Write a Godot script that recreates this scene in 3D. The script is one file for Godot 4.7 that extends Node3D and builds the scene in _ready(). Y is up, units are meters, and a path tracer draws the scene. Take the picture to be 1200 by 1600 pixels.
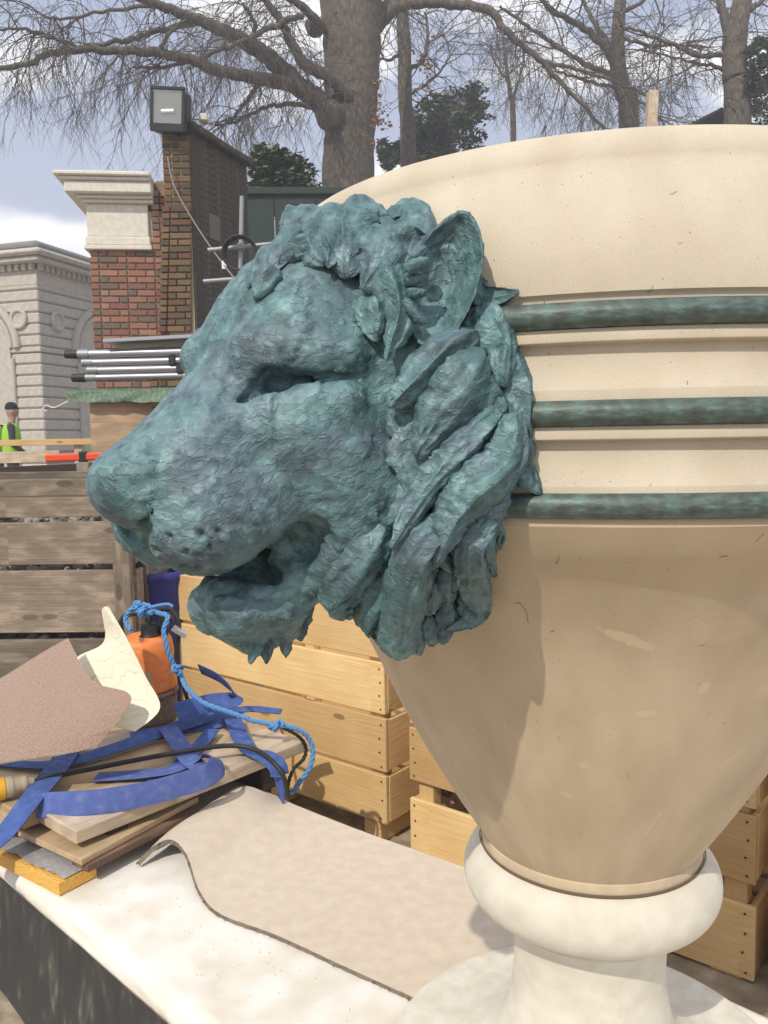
extends Node3D
# The scene: a bronze lion head on a carved stone urn in a builders' yard.
var used := {}
var part_names := {}
var rng := RandomNumberGenerator.new()
var M := {}

func _ready() -> void:
	rng.seed = 4711
	var cam := Camera3D.new()
	cam.name = "camera"
	cam.fov = 63.0
	cam.near = 0.05
	cam.far = 400.0
	add_child(cam)
	cam.transform = Transform3D(Basis(Vector3(0.9999, -0.0169, 0.0015), Vector3(0.017, 0.9958, -0.0899), Vector3(0, 0.0899, 0.996)), Vector3(0, 1.7, 0))
	cam.current = true
	var env := Environment.new()
	env.background_mode = Environment.BG_SKY
	env.tonemap_mode = Environment.TONE_MAPPER_LINEAR
	env.tonemap_exposure = EXPOSURE
	env.sdfgi_enabled = true
	env.ssao_enabled = true
	env.ssil_enabled = true
	env.fog_enabled = true
	env.fog_density = 0.006
	env.fog_light_color = Color(0.78, 0.79, 0.83)
	var sky := Sky.new()
	var pan := PanoramaSkyMaterial.new()
	pan.panorama = sky_picture()
	pan.energy_multiplier = SKY_ENERGY
	sky.sky_material = pan
	env.sky = sky
	var we := WorldEnvironment.new()
	we.name = "world_environment"
	we.environment = env
	add_child(we)
	var sun := DirectionalLight3D.new()
	sun.name = "sun"
	sun.light_energy = SUN_ENERGY
	sun.light_color = Color(1.0, 0.965, 0.905)
	sun.light_angular_distance = 0.6
	sun.shadow_enabled = true
	add_child(sun)
	sun.look_at_from_position(Vector3.ZERO, SUN_DIR, Vector3.UP)
	make_materials()
	make_ground()
	make_urn()
	make_lion()
	make_coping()
	make_carpet()
	make_boards()
	make_offcuts()
	make_pump()
	make_straps()
	make_cable()
	make_crates()
	make_yard()
	make_buildings()
	make_tubes()
	make_workers()
	make_trees()

const EXPOSURE := 0.75
const SKY_ENERGY := 1.75
const SUN_ENERGY := 1.4
const SUN_DIR := Vector3(0.32, -0.70, -0.64)

# ---------------------------------------------------------------- sky
func sky_picture() -> ImageTexture:
	var w := 1024
	var h := 512
	var big := FastNoiseLite.new()
	big.seed = 11
	big.noise_type = FastNoiseLite.TYPE_SIMPLEX_SMOOTH
	big.frequency = 1.9
	big.fractal_octaves = 7
	big.fractal_gain = 0.52
	var img := Image.create(w, h, false, Image.FORMAT_RGBF)
	for y in h:
		var el := PI * (0.5 - (y + 0.5) / h)
		var s := sin(el)
		var c := cos(el)
		for x in w:
			var az := TAU * (x + 0.5) / w
			var d := Vector3(cos(az) * c, s, sin(az) * c)
			var col := Color(0.36, 0.42, 0.57).lerp(Color(0.56, 0.59, 0.67), clampf(1.0 - maxf(s, 0.0) * 2.2, 0.0, 1.0))
			if s > -0.02:
				var q := Vector3(d.x, s * 2.3, d.z) * 1.15
				var n := big.get_noise_3dv(q)
				var cover := smoothstep(-0.12, 0.12, n)
				var body := smoothstep(0.1, 0.6, n + 0.25 * big.get_noise_3dv(q * 2.3 + Vector3(5, 2, 1)))
				var cloud := Color(1.08, 1.07, 1.07).lerp(Color(0.55, 0.56, 0.62), body)
				col = col.lerp(cloud, cover * 0.92)
			else:
				col = Color(0.30, 0.27, 0.23)
			img.set_pixel(x, y, col)
	return ImageTexture.create_from_image(img)

# ---------------------------------------------------------------- naming
func numbered(n: String, where: Dictionary) -> String:
	if not where.has(n):
		where[n] = 0
		return n
	where[n] += 1
	return "%s_%03d" % [n, where[n]]

func thing(called: String, label: String, category: String, at := Vector3.ZERO, group := "") -> Node3D:
	var o := Node3D.new()
	o.name = numbered(called, used)
	o.position = at
	add_child(o, true)
	return tag(o, label, category, group)

func tag(o: Node3D, label: String, category: String, group := "") -> Node3D:
	o.set_meta("label", label)
	o.set_meta("category", category)
	if group != "":
		o.set_meta("group", group)
	return o

func solo(called: String, mesh: Mesh, mat: Material, label: String, category: String, at := Vector3.ZERO, group := "") -> MeshInstance3D:
	var o := MeshInstance3D.new()
	o.name = numbered(called, used)
	o.mesh = mesh
	o.material_override = mat
	o.position = at
	add_child(o, true)
	tag(o, label, category, group)
	return o

func part(parent: Node3D, called: String, mesh: Mesh, mat: Material, xf := Transform3D.IDENTITY) -> MeshInstance3D:
	var o := MeshInstance3D.new()
	if not part_names.has(parent):
		part_names[parent] = {}
	o.name = numbered(called, part_names[parent])
	o.mesh = mesh
	o.material_override = mat
	o.transform = xf
	parent.add_child(o, true)
	return o

func structure(called: String, mesh: Mesh, mat: Material, at := Vector3.ZERO) -> MeshInstance3D:
	var o := MeshInstance3D.new()
	o.name = numbered(called, used)
	o.mesh = mesh
	o.material_override = mat
	o.position = at
	o.set_meta("kind", "structure")
	add_child(o, true)
	return o

# ---------------------------------------------------------------- mesh building
class MB:
	var v := PackedVector3Array()
	var n := PackedVector3Array()
	var uv := PackedVector2Array()
	var c := PackedColorArray()
	var i := PackedInt32Array()
	var colored := false

	func quad(a: Vector3, b: Vector3, cc: Vector3, d: Vector3) -> void:
		var nn := (b - a).cross(cc - a) + (cc - a).cross(d - a)
		nn = nn.normalized()
		var k := v.size()
		v.append_array([a, b, cc, d])
		n.append_array([nn, nn, nn, nn])
		uv.append_array([Vector2(0, 0), Vector2((b - a).length(), 0), Vector2((b - a).length(), (d - a).length()), Vector2(0, (d - a).length())])
		i.append_array([k, k + 2, k + 1, k, k + 3, k + 2])

	func tri(a: Vector3, b: Vector3, cc: Vector3) -> void:
		var nn := (b - a).cross(cc - a).normalized()
		var k := v.size()
		v.append_array([a, b, cc])
		n.append_array([nn, nn, nn])
		uv.append_array([Vector2(0, 0), Vector2(1, 0), Vector2(0, 1)])
		i.append_array([k, k + 2, k + 1])

	# a box with chamfered edges; xf places it
	func box(size: Vector3, bev: float, xf := Transform3D.IDENTITY) -> MB:
		var h := size * 0.5
		bev = minf(bev, minf(h.x, minf(h.y, h.z)) * 0.8)
		var g := h - Vector3(bev, bev, bev)
		for ax in 3:
			var u := (ax + 1) % 3
			var w := (ax + 2) % 3
			for s in [-1.0, 1.0]:
				var p: Array[Vector3] = []
				for k in [[-1.0, -1.0], [1.0, -1.0], [1.0, 1.0], [-1.0, 1.0]]:
					var q := Vector3.ZERO
					q[ax] = s * h[ax]
					q[u] = k[0] * g[u]
					q[w] = k[1] * g[w]
					p.append(xf * q)
				if s > 0.0:
					quad(p[0], p[1], p[2], p[3])
				else:
					quad(p[3], p[2], p[1], p[0])
		if bev <= 0.0:
			return self
		for ax in 3: # edges along ax
			var u := (ax + 1) % 3
			var w := (ax + 2) % 3
			for su in [-1.0, 1.0]:
				for sw in [-1.0, 1.0]:
					var a := Vector3.ZERO
					var b := Vector3.ZERO
					a[u] = su * h[u]
					a[w] = sw * g[w]
					b[u] = su * g[u]
					b[w] = sw * h[w]
					var e := Vector3.ZERO
					e[ax] = g[ax]
					if su * sw > 0.0:
						quad(xf * (a - e), xf * (b - e) , xf * (b + e), xf * (a + e)) if false else quad(xf * (a + e), xf * (a - e), xf * (b - e), xf * (b + e))
					else:
						quad(xf * (a - e), xf * (a + e), xf * (b + e), xf * (b - e))
		for sx in [-1.0, 1.0]:
			for sy in [-1.0, 1.0]:
				for sz in [-1.0, 1.0]:
					var a := xf * Vector3(sx * h.x, sy * g.y, sz * g.z)
					var b := xf * Vector3(sx * g.x, sy * h.y, sz * g.z)
					var d := xf * Vector3(sx * g.x, sy * g.y, sz * h.z)
					if sx * sy * sz > 0.0:
						tri(a, b, d)
					else:
						tri(a, d, b)
		return self

	# smooth grid of points given row by row; uv from the grid or from scale
	func grid(p: PackedVector3Array, nu: int, nv: int, wrap := false, su := 1.0, sv := 1.0, flip := false) -> MB:
		var k := v.size()
		for r in nv:
			for q in nu:
				var a := p[r * nu + ((q + 1) % nu if wrap else mini(q + 1, nu - 1))]
				var b := p[r * nu + ((q + nu - 1) % nu if wrap else maxi(q - 1, 0))]
				var d := p[mini(r + 1, nv - 1) * nu + q]
				var e := p[maxi(r - 1, 0) * nu + q]
				var nn := (a - b).cross(d - e)
				if nn.length_squared() < 1e-20: # a pole: look at the next row
					var rr := 1 if r == 0 else nv - 2
					a = p[rr * nu + ((q + 1) % nu if wrap else mini(q + 1, nu - 1))]
					b = p[rr * nu + ((q + nu - 1) % nu if wrap else maxi(q - 1, 0))]
					nn = (a - b).cross(d - e)
				nn = nn.normalized()
				v.append(p[r * nu + q])
				n.append(-nn if flip else nn)
				uv.append(Vector2(su * q / (nu if wrap else nu - 1), sv * r / (nv - 1)))
		for r in nv - 1:
			for q in (nu if wrap else nu - 1):
				var a := k + r * nu + q
				var b := k + r * nu + (q + 1) % nu
				if flip:
					i.append_array([a, b, a + nu, b, b + nu, a + nu])
				else:
					i.append_array([a, a + nu, b, b, a + nu, b + nu])
		return self

	# round tube along points, with a radius at each
	func tube(p: PackedVector3Array, rad: PackedFloat32Array, sides := 8, caps := true) -> MB:
		var m := p.size()
		var g := PackedVector3Array()
		var up := Vector3(0.13, 0.91, 0.39)
		var t0 := (p[1] - p[0]).normalized()
		var x := t0.cross(up).normalized()
		for k in m:
			var t := (p[mini(k + 1, m - 1)] - p[maxi(k - 1, 0)]).normalized()
			x = (x - t * x.dot(t)).normalized()
			var y := t.cross(x)
			for s in sides:
				var an := TAU * s / sides
				g.append(p[k] + (x * cos(an) + y * sin(an)) * rad[k])
		grid(g, sides, m, true, 1.0, 1.0)
		if caps:
			for e in [0, m - 1]:
				var k0 := v.size()
				var t := (p[1] - p[0]).normalized() * -1.0 if e == 0 else (p[m - 1] - p[m - 2]).normalized()
				v.append(p[e])
				n.append(t)
				uv.append(Vector2(0, 0))
				for s in sides:
					v.append(g[e * sides + s])
					n.append(t)
					uv.append(Vector2(0, 0))
				for s in sides:
					if e == 0:
						i.append_array([k0, k0 + 1 + s, k0 + 1 + (s + 1) % sides])
					else:
						i.append_array([k0, k0 + 1 + (s + 1) % sides, k0 + 1 + s])
		return self

	# turned shape about the y axis: a list of profiles (r, y) from top to bottom, creased where one ends and the next begins
	func lathe(profiles: Array, steps := 96, from := 0.0, to := TAU) -> MB:
		for pr in profiles:
			var k := v.size()
			var m: int = pr.size()
			for r in m:
				var d: Vector2 = pr[mini(r + 1, m - 1)] - pr[maxi(r - 1, 0)]
				var nr := Vector2(-d.y, d.x).normalized()
				for s in steps + 1:
					var an := from + (to - from) * s / steps
					v.append(Vector3(pr[r].x * sin(an), pr[r].y, pr[r].x * cos(an)))
					n.append(Vector3(nr.x * sin(an), nr.y, nr.x * cos(an)))
					uv.append(Vector2(an / TAU, pr[r].y))
			for r in m - 1:
				for s in steps:
					var a := k + r * (steps + 1) + s
					i.append_array([a, a + 1, a + steps + 1, a + 1, a + steps + 2, a + steps + 1])
		return self

	func done() -> ArrayMesh:
		var arr := []
		arr.resize(Mesh.ARRAY_MAX)
		arr[Mesh.ARRAY_VERTEX] = v
		arr[Mesh.ARRAY_NORMAL] = n
		arr[Mesh.ARRAY_TEX_UV] = uv
		if colored:
			arr[Mesh.ARRAY_COLOR] = c
		arr[Mesh.ARRAY_INDEX] = i
		var m := ArrayMesh.new()
		m.add_surface_from_arrays(Mesh.PRIMITIVE_TRIANGLES, arr)
		return m

func bx(size: Vector3, bev := 0.004) -> ArrayMesh:
	return MB.new().box(size, bev).done()

# points of a smooth curve through p
func spline(p: Array, per := 8) -> PackedVector3Array:
	var o := PackedVector3Array()
	var m := p.size()
	for k in m - 1:
		var a: Vector3 = p[maxi(k - 1, 0)]
		var b: Vector3 = p[k]
		var c: Vector3 = p[k + 1]
		var d: Vector3 = p[mini(k + 2, m - 1)]
		for s in per:
			o.append(b.cubic_interpolate(c, a, d, float(s) / per))
	o.append(p[m - 1])
	return o

func radii(m: int, a: float, b: float) -> PackedFloat32Array:
	var o := PackedFloat32Array()
	for k in m:
		o.append(lerpf(a, b, float(k) / maxi(m - 1, 1)))
	return o

func pipe(p: Array, r: float, sides := 10, per := 8) -> ArrayMesh:
	var s := spline(p, per)
	return MB.new().tube(s, radii(s.size(), r, r), sides).done()

# a frame whose x runs from a to b, y close to up
func along(a: Vector3, b: Vector3, up := Vector3.UP) -> Transform3D:
	var x := (b - a).normalized()
	var z := x.cross(up).normalized()
	var y := z.cross(x)
	return Transform3D(Basis(x, y, z), (a + b) * 0.5)

# ---------------------------------------------------------------- materials
func noise(s: int, f: float, oct := 4, kind := FastNoiseLite.TYPE_SIMPLEX_SMOOTH) -> FastNoiseLite:
	var q := FastNoiseLite.new()
	q.seed = s
	q.frequency = f
	q.noise_type = kind
	q.fractal_octaves = oct
	return q

func ntex(q: FastNoiseLite, size: int, stops: Array, bump := false) -> NoiseTexture2D:
	var t := NoiseTexture2D.new()
	t.width = size
	t.height = size
	t.seamless = true
	t.noise = q
	t.normalize = true
	if stops.size() > 0:
		var g := Gradient.new()
		var off := PackedFloat32Array()
		var col := PackedColorArray()
		for k in stops.size():
			off.append(stops[k][0])
			col.append(stops[k][1])
		g.offsets = off
		g.colors = col
		t.color_ramp = g
	return t

func srgb(r: float, g: float, b: float) -> Color:
	return Color(r, g, b).linear_to_srgb()

func plain(col: Color, rough := 0.8, metal := 0.0) -> StandardMaterial3D:
	var m := StandardMaterial3D.new()
	m.albedo_color = col
	m.roughness = rough
	m.metallic = metal
	return m

# a rough surface of two or more tones laid over it by triplanar noise
func mottled(q: FastNoiseLite, stops: Array, scale: Vector3, rough := 0.85, relief := 0.0, fine := 40.0) -> StandardMaterial3D:
	var m := StandardMaterial3D.new()
	m.albedo_texture = ntex(q, 512, stops)
	m.roughness = rough
	m.uv1_triplanar = true
	m.uv1_scale = scale
	if relief > 0.0:
		m.heightmap_enabled = true
		m.heightmap_texture = ntex(noise(q.seed + 1, 0.03, 5), 512, [])
		m.heightmap_scale = relief
	return m

# sawn timber: grain along x of the mesh, knots, nail stains
func timber_picture(s: int, light: Color, dark: Color, knots: int, grey: float) -> Array:
	var w := 512
	var h := 256
	var r := RandomNumberGenerator.new()
	r.seed = s
	var na := noise(s, 0.004, 3)
	var nb := noise(s + 7, 0.02, 4)
	var kn: Array[Vector3] = []
	for k in knots:
		kn.append(Vector3(r.randf() * w, r.randf() * h, r.randf_range(5, 11)))
	var img := Image.create(w, h, false, Image.FORMAT_RGB8)
	var hm := Image.create(w, h, false, Image.FORMAT_L8)
	for y in h:
		for x in w:
			var yy := float(y)
			var knot := 0.0
			for k in kn:
				var dx := (x - k.x)
				var dy := (y - k.y)
				var dd := sqrt(dx * dx * 0.25 + dy * dy) / k.z
				if dd < 4.0:
					yy += k.z * 1.8 * signf(dy) * exp(-dd * dd * 0.35)
					knot = maxf(knot, 1.0 - smoothstep(0.75, 1.05, dd))
			var warp := na.get_noise_2d(x * 0.6, yy * 2.0) * 26.0
			var ring := 0.5 + 0.5 * sin((yy + warp) * 0.33)
			var fib := nb.get_noise_2d(x * 0.25, yy * 9.0)
			var t := clampf(0.34 + 0.13 * ring * ring + 0.30 * fib + 0.40 * na.get_noise_2d(x * 1.5, y * 1.2), 0.0, 1.0)
			var col := light.lerp(dark, t)
			col = col.lerp(dark * 0.55, knot * 0.55)
			if grey > 0.0:
				var gl := nb.get_noise_2d(x * 0.6 + 400, y * 1.2)
				col = col.lerp(Color(0.40, 0.37, 0.33) * (0.8 + 0.5 * gl), grey * clampf(0.5 + gl * 1.3, 0.0, 1.0))
			img.set_pixel(x, y, col)
			var hv := clampf(0.6 - 0.12 * ring + 0.35 * fib, 0.0, 1.0)
			hm.set_pixel(x, y, Color(hv, hv, hv))
	return [ImageTexture.create_from_image(img), ImageTexture.create_from_image(hm)]

func timber(pics: Array, off: Vector3, tint := Color.WHITE, rough := 0.8, per_m := Vector3(0.8, 2.2, 2.2), relief := 0.15) -> StandardMaterial3D:
	var m := StandardMaterial3D.new()
	m.albedo_texture = pics[0]
	m.albedo_color = tint
	m.roughness = rough
	m.uv1_triplanar = true
	m.uv1_triplanar_sharpness = 6.0
	m.uv1_scale = per_m
	m.uv1_offset = off
	m.heightmap_enabled = true
	m.heightmap_texture = pics[1]
	m.heightmap_scale = relief
	return m

# ---------------------------------------------------------------- the stone urn
func stone_picture() -> ImageTexture:
	var w := 2048
	var h := 1024
	var a := noise(31, 0.006, 5).get_seamless_image(w, h)
	var b := noise(32, 0.35, 2).get_seamless_image(w, h)
	a.convert(Image.FORMAT_L8)
	b.convert(Image.FORMAT_L8)
	var da := a.get_data()
	var db := b.get_data()
	var o := PackedByteArray()
	o.resize(w * h * 3)
	var j := 0
	for k in w * h:
		var v := 0.55 * da[k] + 0.45 * db[k]
		o[j] = int(clampf(200.0 + v * 0.14, 0.0, 255.0))
		o[j + 1] = int(clampf(190.0 + v * 0.15, 0.0, 255.0))
		o[j + 2] = int(clampf(170.0 + v * 0.17, 0.0, 255.0))
		j += 3
	var img := Image.create_from_data(w, h, false, Image.FORMAT_RGB8, o)
	var r := RandomNumberGenerator.new()
	r.seed = 33
	for k in 9000: # fine pores
		var x := r.randi_range(0, w - 1)
		var y := r.randi_range(0, h - 1)
		img.set_pixel(x, y, img.get_pixel(x, y) * r.randf_range(0.78, 0.95))
	for k in 1000: # shell flecks and small pits
		var x := r.randi_range(4, w - 40)
		var y := r.randi_range(4, h - 40)
		var an := r.randf() * TAU
		var ln := r.randi_range(1, 2) if r.randf() < 0.9 else r.randi_range(3, 9)
		var bend := r.randf_range(-0.16, 0.16)
		var tone := r.randf_range(0.75, 1.15)
		var px := float(x)
		var py := float(y)
		for s in ln:
			px += cos(an)
			py += sin(an)
			an += bend
			img.set_pixel(clampi(int(px), 0, w - 1), clampi(int(py), 0, h - 1), Color(0.62 * tone, 0.52 * tone, 0.40 * tone))
	# pale rubbed marks and a few cracks, each where it is on the bowl: angle, height, half length and half width in metres, turn, strength
	for q in [Vector2(-0.1421, 1.4263), Vector2(-0.0545, 1.3039), Vector2(0.1233, 1.3442), Vector2(-0.3454, 1.1434), Vector2(0.3776, 1.2155), Vector2(0.0823, 1.0835), Vector2(0.1185, 1.4378), Vector2(0.3684, 1.3266), Vector2(-0.9207, 1.1102), Vector2(-0.8508, 1.0683), Vector2(-0.267, 1.2062)]:
		marks.append(q)
	var shape := [[0.042, 0.0085, -0.42, 0.8], [0.018, 0.006, 0.05, 0.6], [0.012, 0.009, 1.2, 0.6], [0.016, 0.006, -0.35, 0.5], [0.036, 0.006, 0.62, 0.35], [0.034, 0.005, 1.25, 0.55], [0.045, 0.02, 0.0, 0.25], [0.015, 0.015, 0.0, 0.35], [0.022, 0.005, -0.8, 0.4], [0.026, 0.004, -0.9, 0.35], [0.010, 0.007, 0.2, 0.45]]
	var nn := noise(35, 0.08, 3)
	for m in marks.size():
		var q: Vector2 = marks[m]
		var cx := fposmod(q.x / PI, 1.0) * w
		var cy := (q.y - 0.86) / 1.22 * h
		var sx := w / PI / 0.45
		var sy := h / 1.22
		for y in range(-55, 56):
			for x in range(-75, 76):
				var mx := x / sx
				var my := y / sy
				var lx: float = (mx * cos(shape[m][2]) + my * sin(shape[m][2])) / shape[m][0]
				var ly: float = (-mx * sin(shape[m][2]) + my * cos(shape[m][2])) / shape[m][1]
				var d := lx * lx + ly * ly + 0.55 * nn.get_noise_2d(x + m * 90, y)
				if d < 1.0:
					var X := posmod(int(cx) + x, w)
					var Y := clampi(int(cy) + y, 0, h - 1)
					img.set_pixel(X, Y, img.get_pixel(X, Y).lerp(Color(0.93, 0.89, 0.82), shape[m][3] * clampf((1.0 - d) * 3.0, 0.0, 1.0)))
	for q in [[Vector2(-0.4366, 1.4769), 38, 0.05], [Vector2(-0.3199, 1.5393), 11, 0.5], [Vector2(-0.3532, 1.4351), 9, -0.5], [Vector2(0.0786, 1.5702), 10, 0.9], [Vector2(0.0169, 1.5494), 12, 0.3]]:
		var px := fposmod(q[0].x / PI, 1.0) * w
		var py: float = (q[0].y - 0.86) / 1.22 * h
		var an: float = q[2]
		for s in q[1]:
			px += cos(an)
			py += sin(an)
			an += r.randf_range(-0.35, 0.35)
			img.set_pixel(posmod(int(px), w), clampi(int(py), 0, h - 1), Color(0.50, 0.41, 0.32))
	return ImageTexture.create_from_image(img)

# pale cut limestone with pores and faint cloudy stains
func speckle_picture() -> ImageTexture:
	var w := 1024
	var a := noise(38, 0.007, 5).get_seamless_image(w, w)
	var b := noise(39, 0.30, 2).get_seamless_image(w, w)
	a.convert(Image.FORMAT_L8)
	b.convert(Image.FORMAT_L8)
	var da := a.get_data()
	var db := b.get_data()
	var o := PackedByteArray()
	o.resize(w * w * 3)
	for k in w * w:
		var v := 0.6 * da[k] + 0.4 * db[k]
		o[k * 3] = int(194.0 + v * 0.15)
		o[k * 3 + 1] = int(186.0 + v * 0.17)
		o[k * 3 + 2] = int(168.0 + v * 0.20)
	var img := Image.create_from_data(w, w, false, Image.FORMAT_RGB8, o)
	var r := RandomNumberGenerator.new()
	r.seed = 40
	for k in 3500:
		var x := r.randi_range(0, w - 3)
		var y := r.randi_range(0, w - 3)
		var t := r.randf_range(0.72, 0.95)
		for q in r.randi_range(1, 3):
			img.set_pixel(x + q % 2, y + q / 2, img.get_pixel(x + q % 2, y + q / 2) * t)
	return ImageTexture.create_from_image(img)

var marks: Array[Vector2] = []

func make_urn() -> void:
	var base := Vector3(0.388, 0, -1.56)
	var stone := StandardMaterial3D.new()
	stone.albedo_texture = stone_picture()
	stone.albedo_color = Color(0.90, 0.885, 0.86)
	stone.roughness = 0.9
	stone.uv1_scale = Vector3(2, 1.0 / 1.22, 1)
	stone.uv1_offset = Vector3(0, -0.86 / 1.22, 0)
	stone.heightmap_enabled = true
	stone.heightmap_texture = ntex(noise(36, 0.25, 3), 512, [])
	stone.heightmap_scale = 0.02
	M.stone = stone
	var white := mottled(noise(37, 0.012, 5), [[0.0, Color(0.78, 0.74, 0.66)], [0.5, Color(0.84, 0.81, 0.75)], [1.0, Color(0.88, 0.86, 0.82)]], Vector3(1.1, 1.1, 1.1), 0.9, 0.03)
	white.albedo_texture = speckle_picture()
	white.uv1_scale = Vector3(2.2, 2.2, 2.2)
	M.white_stone = white
	var urn := thing("stone_urn", "huge pale limestone urn with three green bronze bands, behind the lion head", "urn", base)
	var pr := []
	# rounded lip, upper wall
	var lip := PackedVector2Array()
	lip.append(Vector2(0.44, 2.0705))
	for k in 13:
		var a := PI * (0.5 - 0.5 * k / 12.0) 
		lip.append(Vector2(0.502 + 0.050 * cos(a), 2.020 + 0.050 * sin(a)))
	for k in range(1, 12):
		lip.append(Vector2(0.552 + 0.055 * sin(PI * 0.5 * k / 11.0), 2.020 - 0.160 * k / 11.0))
	pr.append(lip)
	pr.append(PackedVector2Array([Vector2(0.607, 1.86), Vector2(0.601, 1.8575), Vector2(0.601, 1.815)]))
	for top in [1.835, 1.723]:
		pr.append(PackedVector2Array([Vector2(0.601, top - 0.014), Vector2(0.6085, top - 0.016), Vector2(0.6085, top - 0.0295), Vector2(0.6075, top - 0.0305)]))
		pr.append(PackedVector2Array([Vector2(0.6075, top - 0.0305), Vector2(0.594, top - 0.0325)]))
		var cove := PackedVector2Array()
		for k in 13:
			var t := k / 12.0
			cove.append(Vector2(0.594 + 0.0125 * pow(t, 2.6), top - 0.0325 - 0.0515 * t))
		pr.append(cove)
		pr.append(PackedVector2Array([Vector2(0.6065, top - 0.084), Vector2(0.6085, top - 0.0855), Vector2(0.6085, top - 0.0995)]))
		pr.append(PackedVector2Array([Vector2(0.6085, top - 0.0995), Vector2(0.601, top - 0.1005), Vector2(0.601, top - 0.126)]))
	var low := []
	low.append(PackedVector2Array([Vector2(0.601, 1.602), Vector2(0.6075, 1.600), Vector2(0.6065, 1.590)]))
	var body := PackedVector2Array()
	var kn := [Vector3(0.6065, 1.590, 0), Vector3(0.578, 1.553, 0), Vector3(0.528, 1.50, 0), Vector3(0.459, 1.40, 0), Vector3(0.408, 1.30, 0), Vector3(0.361, 1.20, 0), Vector3(0.307, 1.10, 0), Vector3(0.247, 1.0, 0), Vector3(0.204, 0.935, 0)]
	for p in spline(kn, 8):
		body.append(Vector2(p.x, p.y))
	low.append(body)
	low.append(PackedVector2Array([Vector2(0.204, 0.935), Vector2(0.2075, 0.932), Vector2(0.2075, 0.905)]))
	part(urn, "collar", MB.new().lathe(pr, 160).done(), stone)
	var bowl_stone := stone.duplicate()
	bowl_stone.albedo_color = Color(0.895, 0.85, 0.785)  # bowl slightly darker and browner than the collar
	part(urn, "bowl", MB.new().lathe(low, 160).done(), bowl_stone)
	var band_mat := bronze_band()
	for y in [1.835, 1.723, 1.615]:
		var ring := PackedVector2Array()
		for k in 25:
			var a := TAU * (0.25 - k / 24.0)
			ring.append(Vector2(0.607 + 0.0152 * cos(a), y + 0.0152 * sin(a)))
		part(urn, "bronze_band", MB.new().lathe([ring], 160).done(), band_mat)
	part(urn, "mortar_joint", MB.new().lathe([PackedVector2Array([Vector2(0.2105, 0.9195), Vector2(0.2125, 0.917), Vector2(0.2105, 0.913)])], 128).done(), plain(Color(0.42, 0.36, 0.29), 0.95))
	var torus := PackedVector2Array()
	torus.append(Vector2(0.15, 0.917))
	torus.append(Vector2(0.196, 0.916))
	for k in 25:
		var a := deg_to_rad(84.0 - 172.0 * k / 24.0)
		torus.append(Vector2(0.190 + 0.053 * cos(a), 0.858 + 0.058 * sin(a)))
	part(urn, "torus_moulding", MB.new().lathe([torus], 128).done(), white)
	var foot := [PackedVector2Array([Vector2(0.185, 0.803), Vector2(0.185, 0.783), Vector2(0.183, 0.781)]), PackedVector2Array([Vector2(0.183, 0.781), Vector2(0.172, 0.779)])]
	var neck := PackedVector2Array()
	for p in spline([Vector3(0.172, 0.779, 0), Vector3(0.155, 0.755, 0), Vector3(0.146, 0.71, 0), Vector3(0.147, 0.64, 0), Vector3(0.163, 0.56, 0), Vector3(0.20, 0.50, 0), Vector3(0.262, 0.463, 0), Vector3(0.330, 0.450, 0), Vector3(0.392, 0.447, 0), Vector3(0.403, 0.441, 0), Vector3(0.406, 0.430, 0), Vector3(0.406, 0.408, 0)], 7):
		neck.append(Vector2(p.x, p.y))
	foot.append(neck)
	part(urn, "foot", MB.new().lathe(foot, 128).done(), white)

func bronze_band() -> StandardMaterial3D:
	var m := mottled(noise(41, 0.02, 5), [[0.0, Color(0.24, 0.26, 0.25)], [0.38, Color(0.31, 0.36, 0.34)], [0.55, Color(0.34, 0.40, 0.38)], [0.75, Color(0.38, 0.48, 0.45)], [1.0, Color(0.44, 0.58, 0.54)]], Vector3(4, 9, 4), 0.5, 0.06)
	m.metallic = 0.2
	return m

# ---------------------------------------------------------------- the bronze lion head
# Lion frame: x forward along the muzzle, y up, z to the right (so the side seen here has negative z). The head is modelled as a distance field of joined
# ellipsoids and tapered capsules, meshed by surface nets, then worked over with thousands of overlapping clay dabs.
const ELL := 0
const CAP := 1
var f_kind := PackedInt32Array()
var f_a := PackedVector3Array()
var f_b := PackedVector3Array()
var f_r := PackedVector2Array()
var f_k := PackedFloat32Array()
var f_cut := PackedByteArray()
var f_one := PackedByteArray() # 1: on the left only, 0: mirrored
var f_rot: Array[Basis] = []

func ell(c: Vector3, r: Vector3, k := 0.03, cut := false, rot := Basis.IDENTITY) -> void:
	f_kind.append(ELL)
	f_a.append(c)
	f_b.append(r)
	f_r.append(Vector2.ZERO)
	f_k.append(k)
	f_cut.append(1 if cut else 0)
	f_rot.append(rot.inverse())

func cap(a: Vector3, b: Vector3, ra: float, rb: float, k := 0.03, cut := false) -> void:
	f_kind.append(CAP)
	f_a.append(a)
	f_b.append(b - a)
	f_r.append(Vector2(ra, rb))
	f_k.append(k)
	f_cut.append(1 if cut else 0)
	f_rot.append(Basis.IDENTITY)

func prim(q: int, p: Vector3) -> float:
	if f_kind[q] == ELL:
		var l := f_rot[q] * (p - f_a[q])
		var r := f_b[q]
		var s := l / r
		var k0 := s.length()
		var k1 := (s / r).length()
		return k0 * (k0 - 1.0) / maxf(k1, 0.0001)
	var b := f_b[q]
	var d := p - f_a[q]
	var t := clampf(d.dot(b) / b.length_squared(), 0.0, 1.0)
	var rr := f_r[q]
	return (d - b * t).length() - rr.x - (rr.y - rr.x) * t

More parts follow.
